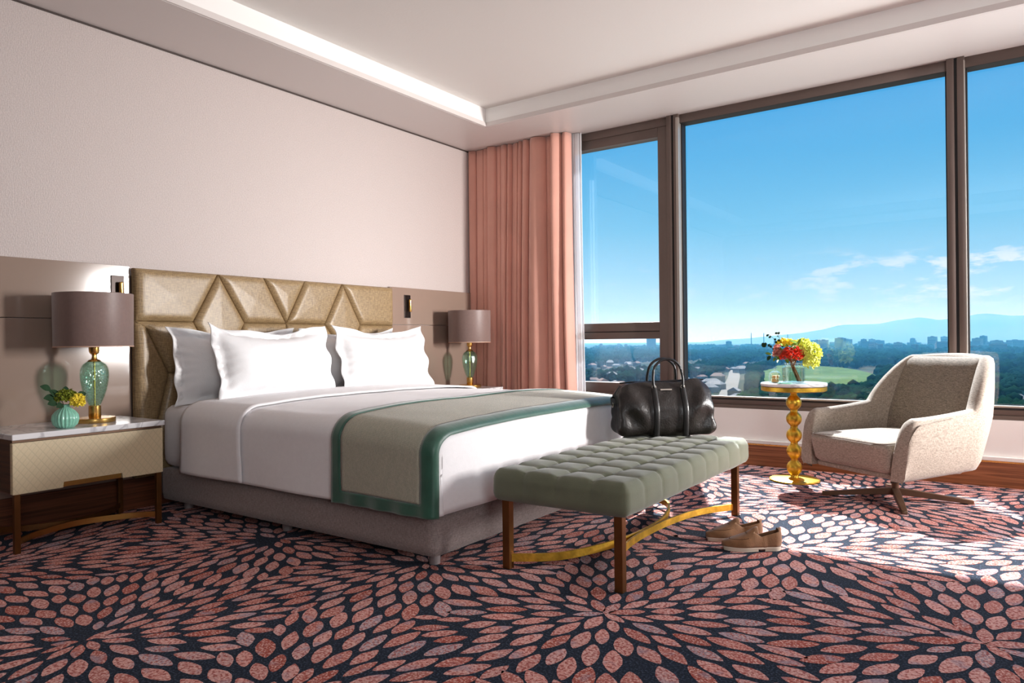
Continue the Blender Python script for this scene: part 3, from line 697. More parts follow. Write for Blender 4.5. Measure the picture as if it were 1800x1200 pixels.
bo = cloth_strip('border', RA, RB, -SMAX-0.004, SMAX+0.004, 0.019, M['border'], parent=rn, nx=nxx, ns=nss, thick=0.006, hem=hemf,
                 skip=lambda x, s: RA+BW < x < RB-BW and abs(s) < SMAX-BW)

# pillows
def pillow(name, W, H, T, seed, label, group, loc, tilt, yaw, sagc=0.18):
    """flanged pillow; local x = thickness, y = width, z = height standing on its lower edge"""
    nu, nv = 64, 44; V = []; Fc = []; rs = random.Random(seed); fl = 0.055
    ph = [rs.uniform(0, 6.28) for _ in range(6)]
    def pt(u, v, side):
        # u, v in -1..1
        au, av = abs(u), abs(v)
        y = u*W/2*(1-0.05*(1-av**2)) ; z = v*H/2*(1-sagc*(1-au**1.6)*(1.0 if v > 0 else 0.35))
        iu = min(1, au/(1-2*fl/W)); iv = min(1, av/(1-2*fl/H))
        th = (max(0, 1-iu**3.2)**0.60)*(max(0, 1-iv**2.8)**0.60)*T/2
        th *= 1+0.10*math.sin(3*u+ph[0])*math.cos(2.5*v+ph[1])
        wr = 0.007*math.sin(11*u+4*v+ph[2])*(au**2)+0.006*math.sin(9*v-5*u+ph[3])*av**2
        rim = max(0, max(au, av)-0.86)/0.14
        rad = 0.008*noise.noise(Vector((u*5+ph[4], v*5, seed)))
        wave = 0.014*rim*math.sin(7*u+9*v+ph[5])
        crease = 0.006*(1-min(1, (1-max(iu, iv))*6))*math.sin(26*math.atan2(v, u)+ph[1])*(0 if rim > 0.8 else 1)
        x = side*(th+0.003+abs(rad)*(th/T))+wr+wave+side*crease
        y += 0.004*rim*math.sin(6*v+ph[2])+0.016*rim*noise.noise(Vector((u*2, v*2, seed+9))); z += 0.006*rim*math.sin(7*u+ph[3])+0.010*rim*noise.noise(Vector((u*2.2, v*2.2, seed+3)))
        return (x, y, z+H/2)
    for side in (1, -1):
        b = len(V)
        for j in range(nv+1):
            for i in range(nu+1): V.append(pt(-1+2*i/nu, -1+2*j/nv, side))
        for j in range(nv):
            for i in range(nu):
                a = b+j*(nu+1)+i; q = (a, a+1, a+nu+2, a+nu+1); Fc.append(q if side > 0 else q[::-1])
    # join the rim
    def rim_idx(b):
        r = [b+i for i in range(nu+1)]+[b+j*(nu+1)+nu for j in range(1, nv+1)]+[b+nv*(nu+1)+i for i in range(nu-1, -1, -1)]+[b+j*(nu+1) for j in range(nv-1, 0, -1)]
        return r
    A, Bq = rim_idx(0), rim_idx((nu+1)*(nv+1)); L = len(A)
    for k in range(L): Fc.append((A[k], Bq[k], Bq[(k+1) % L], A[(k+1) % L]))
    o = pyobj(name, V, Fc, M['linen2']); o.location = loc; o.rotation_euler = (0, -tilt, yaw)
    tag(o, label, 'pillow', group)
    return o
pillow('pillow', 1.00, 0.52, 0.20, 1, 'white flanged pillow leaning on the headboard, behind the one by the left lamp side', None, (0.31, 2.965, 0.655), 0.16, 0.02)
pillow('pillow', 0.98, 0.52, 0.20, 2, 'white pillow mostly hidden behind another, on the window side of the headboard', None, (0.31, 3.985, 0.655), 0.16, -0.02)
pillow('pillow', 0.98, 0.535, 0.24, 3, 'large white flanged pillow in front on the bed half nearer the marble nightstand', None, (0.59, 3.09, 0.672), 0.27, 0.03, 0.27)
pillow('pillow', 0.98, 0.535, 0.24, 4, 'large white flanged pillow in front on the bed half nearer the curtain', None, (0.58, 4.125, 0.672), 0.26, -0.03, 0.27)

# ------------------------------------------------------------------ nightstands
def curved_band(name, pts, parent, mat_, hw=0.005, hh=0.016):
    return tubeo(name, curve_pts(pts, 14), 0.01, mat_, parent, flat=(hw, hh))
def nightstand(loc, label):
    t = empty('nightstand', loc, 0, label, 'nightstand')      # local: x from wall, y across (0..0.78)
    Wd, Dp = 0.776, 0.53
    boxo('marble_top', 0.0, Dp+0.015, -0.006, Wd+0.006, 0.578, 0.608, M['marble'], t, 0.004)
    boxo('body', 0.02, Dp-0.03, 0.01, Wd-0.01, 0.30, 0.566, M['darkwood'], t, 0.003)
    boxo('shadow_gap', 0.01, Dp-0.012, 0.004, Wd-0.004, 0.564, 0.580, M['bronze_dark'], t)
    bm = bmesh.new()          # drawer front with a cut-out for the pull
    yz = [(0, 0.302), (0.235, 0.302), (0.235, 0.334), (0.542, 0.334), (0.542, 0.302), (Wd, 0.302), (Wd, 0.562), (0, 0.562)]
    a = [bm.verts.new((Dp-0.03, y, z)) for y, z in yz]; b = [bm.verts.new((Dp, y, z)) for y, z in yz]
    bm.faces.new(a[::-1]); bm.faces.new(b)
    for i in range(8): bm.faces.new((a[i], a[(i+1) % 8], b[(i+1) % 8], b[i]))
    bmesh.ops.bevel(bm, geom=bm.edges[:], offset=0.002, segments=2, affect='EDGES')
    dr = obj('drawer', bm, M['cream'], t, angle=30)
    boxo('handle', Dp-0.028, Dp-0.008, 0.237, 0.540, 0.304, 0.333, M['brass'], dr, 0.002)
    for (x, y) in ((Dp-0.017, 0.022), (Dp-0.017, Wd-0.022), (0.06, 0.022), (0.06, Wd-0.022)):
        boxo('leg', x-0.014, x+0.014, y-0.014, y+0.014, 0.0, 0.302, M['bronze'], t, 0.002)
    curved_band('stretcher', [(Dp-0.03, 0.03, 0.055), (0.40, 0.16, 0.055), (0.33, 0.39, 0.055), (0.40, 0.62, 0.055), (Dp-0.03, Wd-0.03, 0.055)], t, M['brass'])
    curved_band('stretcher', [(0.07, 0.03, 0.055), (0.20, 0.16, 0.055), (0.28, 0.39, 0.055), (0.20, 0.62, 0.055), (0.07, Wd-0.03, 0.055)], t, M['bronze'])
    return t
nightstand((0.005, 1.488, 0), 'marble-topped nightstand with cream quilted drawer and brass legs, fully visible')
nightstand((0.005, 4.90, 0), 'nightstand beyond the bed that carries the lamp by the curtain')

# ------------------------------------------------------------------ table lamps
def table_lamp(loc, label):
    t = empty('table_lamp', loc, 0, label, 'table lamp', None)
    latheo('base', [(0.0, 0), (0.106, 0), (0.108, 0.004), (0.108, 0.022), (0.104, 0.026), (0.0, 0.026)], M['brass'], t, 64)
    latheo('socket_cup', [(0.0, 0.026), (0.030, 0.026), (0.032, 0.03), (0.032, 0.092), (0.029, 0.096), (0.0, 0.096)], M['brass'], t, 40)
    prof = [(0.028, 0.096), (0.036, 0.11), (0.050, 0.145), (0.064, 0.19), (0.073, 0.24), (0.0755, 0.28), (0.072, 0.31), (0.060, 0.335), (0.040, 0.350), (0.022, 0.356)]
    pin = [(r-0.004, z) for r, z in prof[::-1]]
    b = latheo('glass_body', prof+pin, M['lampglass'], t, 64, cap=False)
    latheo('rod', [(0.0, 0.09), (0.005, 0.09), (0.005, 0.36), (0.0, 0.36)], M['brass'], t, 16)
    latheo('neck', [(0.0, 0.352), (0.036, 0.352), (0.030, 0.360), (0.016, 0.366), (0.012, 0.380), (0.013, 0.392), (0.024, 0.400), (0.028, 0.412), (0.028, 0.436), (0.0, 0.438), ], M['brass'], t, 40)
    latheo('pole', [(0.0, 0.43), (0.009, 0.43), (0.009, 0.74), (0.0, 0.745)], M['brass'], t, 16)
    sh_ = latheo('lamp_shade', [(0.203, 0.436), (0.205, 0.44), (0.2075, 0.745), (0.2055, 0.747), (0.2035, 0.745), (0.201, 0.44)], M['shade'], t, 96, cap=False)
    latheo('hem', [(0.2045, 0.436), (0.207, 0.436), (0.207, 0.442), (0.2045, 0.442)], M['shade_edge'], sh_, 96, cap=False)
    bm = bmesh.new()
    for k in range(3):
        a = 2*PI*k/3; tube(bm, [(0, 0, 0.738), (0.203*math.cos(a), 0.203*math.sin(a), 0.738)], 0.002, 6)
    obj('shade_spider', bm, M['brass'], t)
    return t
table_lamp((0.27, 2.005, 0.608), 'green crackle-glass and brass table lamp on the marble nightstand beside the small flower vase')
table_lamp((0.30, 5.475, 0.608), 'green glass and brass table lamp beyond the bed, its shade against the curtain edge')
# reading lights on the panels
def reading_light(y0, label, ztop):
    t = empty('reading_light', (0.0302, y0, 1.28), 0, label, 'reading light')
    boxo('back_plate', 0.0, 0.008, 0, 0.080, 0, ztop-1.28, M['plate'], t, 0.002)
    latheo('lamp_tube', [(0.0, 0.055), (0.013, 0.057), (0.014, 0.06), (0.014, 0.165), (0.009, 0.172), (0.0, 0.173)], M['brass'], t, 24, c=(0.030, 0.050))
    bm = bmesh.new(); tube(bm, [(0.006, 0.05, 0.08), (0.03, 0.05, 0.08)], 0.006, 12); obj('bracket', bm, M['brass'], t)
reading_light(2.217, 'small brass reading light on dark plate, above the shade of the lamp beside the vase', 1.493)
reading_light(4.846, 'small brass reading light on dark plate, on the tan panel between headboard and curtain', 1.493)

# ------------------------------------------------------------------ flower arrangements
def blob_flower(bm, c, r, n, pet, seed, squash=0.8):
    """a dense bloom: many small cupped petals on a ball"""
    rs = random.Random(seed); c = Vector(c)
    for k in range(n):
        z = 1-2*(k+0.5)/n
        if z < -0.55: continue
        a = k*2.39996+rs.uniform(-.2, .2); q = math.sqrt(1-z*z); d = Vector((q*math.cos(a), q*math.sin(a), z*squash)).normalized()
        s = d.cross(Vector((0, 0, 1)) if abs(d.z) < .9 else Vector((1, 0, 0))).normalized(); u = d.cross(s)
        ang = rs.uniform(0, 6.28); s, u = s*math.cos(ang)+u*math.sin(ang), u*math.cos(ang)-s*math.sin(ang)
        p0 = c+d*r*rs.uniform(.78, .92); tip = pet*rs.uniform(.8, 1.2)
        vs = [bm.verts.new(p) for p in (p0-u*tip*.25, p0+s*tip*.55+d*tip*.35, p0+u*tip*.9+d*tip*.75, p0-s*tip*.55+d*tip*.35, p0+d*tip*.12+u*tip*.3)]
        bm.faces.new((vs[0], vs[1], vs[4])); bm.faces.new((vs[1], vs[2], vs[4])); bm.faces.new((vs[2], vs[3], vs[4])); bm.faces.new((vs[3], vs[0], vs[4]))
def rose(bm, c, r, seed, up_=(0, 0, 1)):
    rs = random.Random(seed); c = Vector(c); w_ = Vector(up_).normalized(); s = w_.cross(Vector((0.3, 1, 0.1))).normalized(); u = w_.cross(s)
    for layer, (rr, hh, np_) in enumerate(((0.28, 0.95, 3), (0.5, 0.9, 4), (0.75, 0.78, 5), (1.0, 0.55, 6))):
        for k in range(np_):
            a0 = 2*PI*k/np_+layer*.6; da = 2*PI/np_*0.75; grid = []
            for j in range(4):
                v = j/3; row = []
                for i in range(5):
                    a = a0+da*(i/4-.5)*2*(0.55+.45*v)*.75; rad = r*rr*(0.35+0.65*v**.6)*(1+.08*math.cos(i*1.5))
                    z = r*(hh*v*(1-0.12*abs(i-2))-0.25*(rr > .7)*v*v)
                    row.append(bm.verts.new(c+(s*math.cos(a)+u*math.sin(a))*rad+w_*z))
                grid.append(row)
            for j in range(3):
                for i in range(4): bm.faces.new((grid[j][i], grid[j][i+1], grid[j+1][i+1], grid[j+1][i]))
def leaf(bm, p, d, L, Wd, nrm=(0, 0, 1)):
    p = Vector(p); d = Vector(d).normalized(); s = d.cross(Vector(nrm)).normalized(); n = s.cross(d)
    row = []
    for k in range(7):
        t = k/6; w_ = Wd*math.sin(PI*min(1, t*0.97+0.02))**.8; c = p+d*L*t-n*L*.15*t*t
        row.append([bm.verts.new(c-s*w_/2+n*w_*.12), bm.verts.new(c), bm.verts.new(c+s*w_/2+n*w_*.12)])
    for a, b in zip(row[:-1], row[1:]):
        bm.faces.new((a[0], a[1], b[1], b[0])); bm.faces.new((a[1], a[2], b[2], b[1]))

vz = empty('bud_vase', (0.44, 1.775, 0.608), 0, 'small ribbed mint ceramic vase on the marble nightstand', 'vase')
prof = [(0.030, 0), (0.040, 0.003), (0.055, 0.02), (0.061, 0.045), (0.058, 0.07), (0.045, 0.09), (0.028, 0.104), (0.019, 0.114), (0.021, 0.122), (0.023, 0.126), (0.018, 0.124), (0.016, 0.112), (0.0, 0.10)]
latheo('body', prof, M['mint'], vz, 120, ribs=20, rib_d=0.09)
bq = empty('posy', (0.44, 1.775, 0.608), 0, 'small posy of green and yellow blooms with eucalyptus in the mint vase', 'flowers')
bm = bmesh.new(); blob_flower(bm, (0.0, -0.012, 0.165), 0.042, 190, 0.013, 4); blob_flower(bm, (0.02, 0.015, 0.175), 0.032, 120, 0.012, 5); obj('green_blossom', bm, M['moss'], bq, smooth=False)
bm = bmesh.new(); blob_flower(bm, (0.045, 0.042, 0.148), 0.030, 120, 0.018, 6); blob_flower(bm, (0.045, 0.050, 0.130), 0.022, 60, 0.016, 9); obj('yellow_blossom', bm, M['yellow'], bq, smooth=False)
bm = bmesh.new()
for (p, d, L) in (((0, -.03, .17), (.02, -1, .9), .06), ((0, -.07, .21), (.1, -1, .5), .055), ((0, -.05, .165), (.3, -1, .1), .06), ((0.02, -.05, .14), (.5, -1, 0), .055), ((0, 0, .18), (-.3, .3, 1), .05), ((0.02, .05, .17), (.1, 1, .35), .05), ((.02, -.02, .13), (.6, -.8, -.2), .05)):
    leaf(bm, p, d, L, L*.72, (0.9, 0.1, 0.5))
tube(bm, [(0, 0, .10), (0, -.02, .16), (0, -.06, .20)], 0.0015, 6); tube(bm, [(0, 0, .10), (0.01, .03, .15), (0.02, .05, .17)], 0.0015, 6)
obj('eucalyptus_sprig', bm, M['leaf'], bq, angle=None)

# ------------------------------------------------------------------ side table
TX, TY = 3.32, 5.52
tb = empty('side_table', (TX, TY, 0), 0, 'round side table with white marble top on a gold stem of stacked balls', 'side table')
latheo('foot', [(0.0, 0), (0.172, 0), (0.175, 0.004), (0.175, 0.012), (0.165, 0.017), (0.03, 0.026), (0.0, 0.026)], M['gold'], tb, 72)
pr_ = [(0.030, 0.022)]
for i, zc in enumerate((0.096, 0.216, 0.336, 0.456, 0.576)):
    for k in range(11):
        th = -PI/2+PI*k/10; r = 0.055*math.cos(th); pr_.append((max(0.026, r), zc+0.056*math.sin(th)))
pr_ = sorted(pr_, key=lambda q: q[1])+[(0.022, 0.640), (0.035, 0.665)]
latheo('stem', pr_, M['gold'], tb, 48)
latheo('tray', [(0.0, 0.662), (0.215, 0.662), (0.228, 0.668), (0.229, 0.695), (0.22, 0.699), (0.0, 0.699)], M['gold'], tb, 96)
latheo('marble_top', [(0.0, 0.699), (0.226, 0.699), (0.232, 0.705), (0.232, 0.718), (0.226, 0.724), (0.0, 0.724)], M['marble'], tb, 96)
gv = empty('glass_vase', (TX+0.008, TY-0.035, 0.724), 0, 'clear glass vase of water standing on the marble side table', 'vase')
latheo('glass', [(0.0, 0.0), (0.072, 0.0), (0.078, 0.006), (0.078, 0.112), (0.070, 0.122), (0.062, 0.128), (0.062, 0.140), (0.066, 0.146), (0.060, 0.146), (0.057, 0.138), (0.058, 0.126), (0.072, 0.112), (0.072, 0.010), (0.0, 0.010)], M['clear'], gv, 64, cap=False)
latheo('water', [(0.0, 0.0101), (0.0715, 0.0102), (0.0715, 0.085), (0.0, 0.085)], M['water'], gv, 48)
bq = empty('bouquet', (TX+0.008, TY-0.035, 0.724), 0, 'bouquet of red roses, lime hydrangea and pink blooms in the glass vase', 'flowers')
# the bouquet spreads along the room's x axis and slightly towards the camera
bm = bmesh.new(); blob_flower(bm, (0.115, 0.0, 0.215), 0.078, 330, 0.024, 11); blob_flower(bm, (0.055, 0.04, 0.26), 0.062, 220, 0.023, 12); blob_flower(bm, (0.125, -0.005, 0.145), 0.050, 130, 0.022, 13); obj('hydrangea', bm, M['lime'], bq, smooth=False)
for k, (x, y, z, r) in enumerate(((-0.045, -0.07, 0.195, .036), (0.005, -0.085, 0.205, .04), (0.052, -0.075, 0.195, .038), (-0.02, -0.075, 0.235, .034), (0.030, -0.065, 0.240, .036), (0.075, -0.05, 0.215, .034))):
    bm = bmesh.new(); rose(bm, (x, y, z), r, 20+k, (x*3, -0.7, 0.6)); o = obj('rose', bm, M['red'], bq, angle=None); o.modifiers.new('t', 'SOLIDIFY').thickness = 0.0012
for k, (x, y, z, r) in enumerate(((-0.105, -0.04, 0.215, .036), (-0.095, -0.055, 0.255, .034), (-0.075, -0.06, 0.215, .030))):
    bm = bmesh.new(); rose(bm, (x, y, z), r, 40+k, (x*5, -0.6, 0.7)); o = obj('pink_rose', bm, M['pink'], bq, angle=None); o.modifiers.new('t', 'SOLIDIFY').thickness = 0.0012
bm = bmesh.new()
for (x, y, z) in ((-0.055, -0.02, 0.30), (-0.09, 0.0, 0.285), (-0.02, -0.01, 0.29)): blob_flower(bm, (x, y, z), 0.022, 50, 0.022, int(x*1000) % 97)
obj('yellow_lily', bm, M['yellow'], bq, smooth=False)
bm = bmesh.new(); rs = random.Random(5)
for k in range(46):
    a = rs.uniform(0, 2*PI); x = -0.06+rs.uniform(-.12, .16); y = rs.uniform(-.09, .05); z = rs.uniform(.15, .30)
    leaf(bm, (x*.8, y, z), (rs.uniform(-1, .6), rs.uniform(-1, .4), rs.uniform(-.3, 1)), rs.uniform(.03, .055), rs.uniform(.014, .024), (rs.uniform(-.5, .5), -1, .6))
obj('foliage', bm, M['leaf2'], bq, angle=None)
bm = bmesh.new()
for (P_) in ([(-.05, -.03, .18), (-.13, -.05, .25), (-.19, -.04, .28)], [(-.05, -.03, .18), (-.12, -.02, .31), (-.17, -.03, .36)], [(-.04, -.03, .20), (-.09, -.03, .33), (-.10, -.03, .37)]):
    c_ = curve_pts(P_, 6); tube(bm, c_, 0.0013, 5)
    for q in c_[3::2]:
        leaf(bm, q, (rs.uniform(-1, 1), -.3, rs.uniform(-.4, 1)), .022, .018, (0, -1, .3))
leaf(bm, (-.185, -.04, .265), (-.5, -.3, .6), .04, .035, (0, -1, .2)); leaf(bm, (-.15, -.04, .20), (-.4, -.5, -.7), .045, .028, (0, -1, .3))
obj('sprig', bm, M['leaf'], bq, angle=None)
bm = bmesh.new()
for k in range(9):
    a = k*.7; tube(bm, curve_pts([(0.045+0.012*math.cos(a), -0.02+0.012*math.sin(a), 0.014), (0.0+0.014*math.cos(a+1), -0.01+0.02*math.sin(a), 0.12), (-0.05+0.1*(k/8), -0.03, 0.20)], 5), 0.0035, 7)
obj('stem', bm, M['stemb'], bq, angle=None)
cj = empty('glass_cloche', (TX-0.115, TY-0.065, 0.724), 0, 'little lidded glass jar of macarons beside the glass vase', 'jar')
latheo('glass', [(0.0, 0.0), (0.040, 0.0), (0.044, 0.004), (0.044, 0.055), (0.038, 0.074), (0.020, 0.086), (0.008, 0.089), (0.008, 0.094), (0.014, 0.102), (0.010, 0.112), (0.0, 0.115)], M['clear'], cj, 40, cap=False)
for k in range(2):
    o = latheo('macaron', [(0.0, 0.0), (0.024, 0.002), (0.027, 0.008), (0.022, 0.011), (0.022, 0.014), (0.027, 0.017), (0.022, 0.024), (0.0, 0.027)], M['maca'], None, 28)
    o.location = (TX-0.115+0.004*k, TY-0.065, 0.7255+0.0275*k)
    tag(o, ('pale tan macaron under glass, resting on the jar floor', 'pale tan macaron under glass, on top of the other one')[k], 'macaron', 'macarons in the glass jar')
sc_ = latheo('glass_coaster', [(0.0, 0.0), (0.045, 0.0), (0.05, 0.004), (0.046, 0.007), (0.0, 0.005)], M['mint'], None, 40); sc_.location = (TX-0.02, TY-0.165, 0.7242); tag(sc_, 'tiny pale green glass dish at the edge of the marble side table', 'dish')

# ------------------------------------------------------------------ bench
bn = empty('bench', (3.02, 3.47, 0), 0, 'long sage green velvet bench with tufted seat at the foot of the bed', 'bench')
bx0, bx1, by0, by1 = -0.35, 0.35, -0.825, 0.825
def tuft(p, n):
    gx = (p.x-bx0)/(0.70/4); gy = (p.y-by0)/(1.65/9)
    cxr = abs(math.sin(PI*gx)); cyr = abs(math.sin(PI*gy))
    top = max(0, n.z)
    inx = max(0.0, min(1, min(p.x-bx0, bx1-p.x)/0.10)); iny = max(0.0, min(1, min(p.y-by0, by1-p.y)/0.10))
    ax = 1-cxr**0.45; ay = 1-cyr**0.45
    # creases on the top are shallow along the seams and deep at the buttons
    dip = 0.021*max(ax*1.0, ay)*top + 0.034*(max(0, 1-cxr*1.6)*max(0, 1-cyr*1.6))**1.0*top*inx*iny
    side = 0.0
    if abs(n.x) > 0.3: side = 0.012*ay**1.4*abs(n.x)*max(0, min(1, (p.z-0.32)/0.08))
    if abs(n.y) > 0.3: side = max(side, 0.012*ax**1.4*abs(n.y)*max(0, min(1, (p.z-0.32)/0.08)))
    q = p-n*(dip if top > .05 else 0)-n*side
    return q+n*0.003*nz3(p, 6)
rbox('seat', (bx0, by0, 0.315), (bx1, by1, 0.468), (0.035, 0.035, 0.05), M['velvet'], bn, 0.0105, tuft)
bt0 = None
for i in range(1, 4):
    for j in range(1, 9):
        x = bx0+0.175*i; y = by0+1.65/9*j
        if bt0 is None:
            bm = bmesh.new(); bmesh.ops.create_uvsphere(bm, u_segments=10, v_segments=6, radius=0.009, matrix=Matrix.Diagonal((1, 1, .5, 1))); bt0 = q = obj('button', bm, M['velvet'], bn)
        else: q = bt0.copy(); COL.objects.link(q)
        q.location = (x, y, 0.425)
for (x, y) in ((-0.285, -0.775), (0.29, -0.775), (0.27, 0.78), (-0.285, 0.78)):
    boxo('leg', x-0.019, x+0.019, y-0.019, y+0.019, 0.0, 0.325, M['bronze'], bn, 0.002)
tubeo('stretcher', curve_pts([(-0.27, -0.77, .05), (-0.09, -0.62, .05), (0.02, -0.32, .05), (0.055, 0.0, .05), (0.02, .32, .05), (-0.09, .62, .05), (-0.27, .77, .05)], 10), 0.01, M['gold'], bn, flat=(0.006, 0.018))
tubeo('stretcher', curve_pts([(0.28, -0.77, .05), (0.16, -0.55, .05), (0.085, -0.28, .05), (0.069, 0.0, .05), (0.085, .28, .05), (0.14, .55, .05), (0.26, .77, .05)], 10), 0.01, M['gold'], bn, flat=(0.006, 0.018))

# ------------------------------------------------------------------ armchair
ch = empty('armchair', (4.02, 5.21, 0), math.radians(235), 'beige tweed swivel armchair on a four-star bronze base beside the side table', 'armchair')
def chair_shell():
    # plan path from near arm front, round the back, to the far arm front
    half = []
    xf, yb, xb = 0.385, 0.352, -0.40
    for k in range(15): half.append((xf-0.12*(k/14)**1.0*1.0 if k < 15 else 0, yb))
    half = [(xf-0.12*math.sin(PI/2*k/14)**1.0, yb) for k in range(0, 15)]
    half = [(xf-0.12*(1-math.cos(PI/2*k/14)), yb) for k in range(15)]
    half += [(xf-0.12-(k/10)*0.44, yb) for k in range(1, 11)]
    cx, cy, R_ = -0.075-0.0, yb-0.20, 0.20
    x_s = half[-1][0]
    for k in range(1, 15):
        a = PI/2*k/14; half.append((x_s-0.12*math.sin(a), yb-0.085+0.085*math.cos(a)))
    xe, ye = half[-1]
    half += [(xe-0.055*math.sin(PI/2*k/9), ye*(1-k/9)) for k in range(1, 10)]
    path = [(x, y) for x, y in half]+[(x, -y) for x, y in half[::-1][1:]]
    L = len(path); V = []; Fc = []; K = 30
    def heights(x, y):
        ay = abs(y); front = max(0.0, (x-0.265)/0.12)
        top = 0.575+0.045*max(0, min(1, (0.25-x)/0.5))**1.5
        # rise into the back
        t = max(0.0, min(1, (-0.185-x)/0.095)); t = t**1.5*(2.5-1.5*t)
        top = top+(0.930-top)*t
        if t > 0.98 and ay < 0.25: top += 0.012*(1-(ay/0.25)**2)
        bot = 0.205+0.035*max(0, min(1, (0.30-x)/0.6))
        if front > 0: top = bot+0.02+(top-bot-0.02)*(max(0, 1-front**2.6))**0.5
        return bot, top, t
    for i, (x, y) in enumerate(path):
        a = Vector(path[max(0, i-1)]); b = Vector(path[min(L-1, i+1)]); t2 = (b-a).normalized(); n = Vector((t2.y, -t2.x))  # outward?
        if n.dot(Vector((x+0.05, y))) < 0: n = -n
        bot, top, t = heights(x, y); th = 0.038+0.008*t
        for k in range(K):
            f = k/(K-1)
            if f < 0.42: g = f/0.42; z = bot+(top-th*0.9-bot)*g; off = th*(1 if g > .06 else .55+.45*g/.06)
            elif f < 0.58: g = (f-0.42)/0.16; z = top-th*0.9+th*0.9*math.sin(PI*g); off = th*math.cos(PI*g)
            else: g = (1-f)/0.42; z = bot+(top-th*0.9-bot)*g; off = -th
            zz = max(0, (z-0.30)); lean = -0.31*zz*t
            belly = 0.022*math.sin(PI*max(0, min(1, (z-bot)/max(.05, top-bot))))*(1 if off > 0 else 0)
            nar = 1-0.13*t*max(0, (z-0.55)/0.4)      # back narrows towards the top
            splay = 0.03*max(0, (z-0.2)/0.4)*(1-t)
            px = x+n.x*(off+belly)+lean; py = (y+n.y*(off+belly+splay))*nar
            V.append((px, py, z))
    for i in range(L-1):
        for k in range(K-1):
            a = i*K+k; Fc.append((a, a+1, a+K+1, a+K))
    for i in range(L-1): Fc.append((i*K+K-1, i*K, (i+1)*K, (i+1)*K+K-1))
    Fc.append(tuple(range(K))); Fc.append(tuple(range((L-1)*K, L*K))[::-1])
    bm = bmesh.new(); vs = [bm.verts.new(v) for v in V]
    for f in Fc:
        try: bm.faces.new([vs[i] for i in f])
        except ValueError: pass
    return obj('shell', bm, M['chair'], ch, angle=75)
chair_shell()
# inner back pad
def pad(p, n):
    t = (p.z-0.36)/0.56; q = p.copy()
    q.x += -0.31*max(0, p.z-0.30)+0.020*math.sin(PI*min(1, max(0, t)))
    w_ = 1-0.11*max(0, (p.z-.55)/.4)-0.04*max(0, t)**3
    q.y *= w_
    return q+n*0.003*nz3(p, 5)
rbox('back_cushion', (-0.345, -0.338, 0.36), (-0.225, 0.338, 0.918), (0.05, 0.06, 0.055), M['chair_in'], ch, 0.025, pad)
def seat_d(p, n):
    q = p.copy(); top = max(0, n.z); q.z += 0.022*top*(1-(p.y/0.31)**2)*(1-((p.x-0.05)/0.42)**2)
    q.x -= 0.055*max(0, (0.40-p.z)/0.2)*(1 if p.x > 0.2 else 0)
    if p.x > 0.2: q.y *= 1-0.03*(p.x-0.2)/0.2
    return q
rbox('seat_cushion', (-0.30, -0.312, 0.235), (0.435, 0.312, 0.425), (0.05, 0.06, 0.035), M['chair'], ch, 0.022, seat_d)
rbox('seat_frame', (-0.22, -0.318, 0.200), (0.355, 0.318, 0.242), (0.02, 0.05, 0.015), M['chair'], ch, 0.03)
# piping along the arm fronts and the seat edge
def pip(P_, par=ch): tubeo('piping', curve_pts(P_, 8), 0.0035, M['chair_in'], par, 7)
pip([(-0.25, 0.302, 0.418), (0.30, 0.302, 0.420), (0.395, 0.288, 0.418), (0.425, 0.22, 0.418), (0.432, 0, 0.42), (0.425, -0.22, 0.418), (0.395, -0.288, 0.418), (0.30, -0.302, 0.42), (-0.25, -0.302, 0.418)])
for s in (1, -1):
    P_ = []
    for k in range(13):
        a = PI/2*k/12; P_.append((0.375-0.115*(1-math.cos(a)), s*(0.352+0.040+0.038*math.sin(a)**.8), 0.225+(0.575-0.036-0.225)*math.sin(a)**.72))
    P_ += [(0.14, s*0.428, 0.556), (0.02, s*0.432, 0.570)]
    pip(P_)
latheo('pillar', [(0.0, 0.03), (0.030, 0.03), (0.030, 0.07), (0.022, 0.075), (0.022, 0.205), (0.0, 0.205)], M['bronze_dark'], ch, 32)
for wa in (13.7, 103.5, 193.7, 283.5):
    a = math.radians(wa-235); bm = bmesh.new(); secs = []
    for (r, hw, z0, z1) in ((0.0, 0.020, 0.036, 0.078), (0.12, 0.020, 0.028, 0.066), (0.30, 0.018, 0.012, 0.042), (0.43, 0.016, 0.0, 0.026), (0.436, 0.014, 0.002, 0.022)):
        secs.append([bm.verts.new((r*math.cos(a)-hw*s*math.sin(a), r*math.sin(a)+hw*s*math.cos(a), z)) for (s, z) in ((-1, z0), (1, z0), (1, z1), (-1, z1))])
    for p_, q_ in zip(secs[:-1], secs[1:]):
        for k in range(4): bm.faces.new((p_[k], p_[(k+1) % 4], q_[(k+1) % 4], q_[k]))
    bm.faces.new(secs[0][::-1]); bm.faces.new(secs[-1])
    bmesh.ops.bevel(bm, geom=bm.edges[:], offset=0.002, segments=1, affect='EDGES')
    obj('leg', bm, M['bronze_dark'], ch, angle=30)

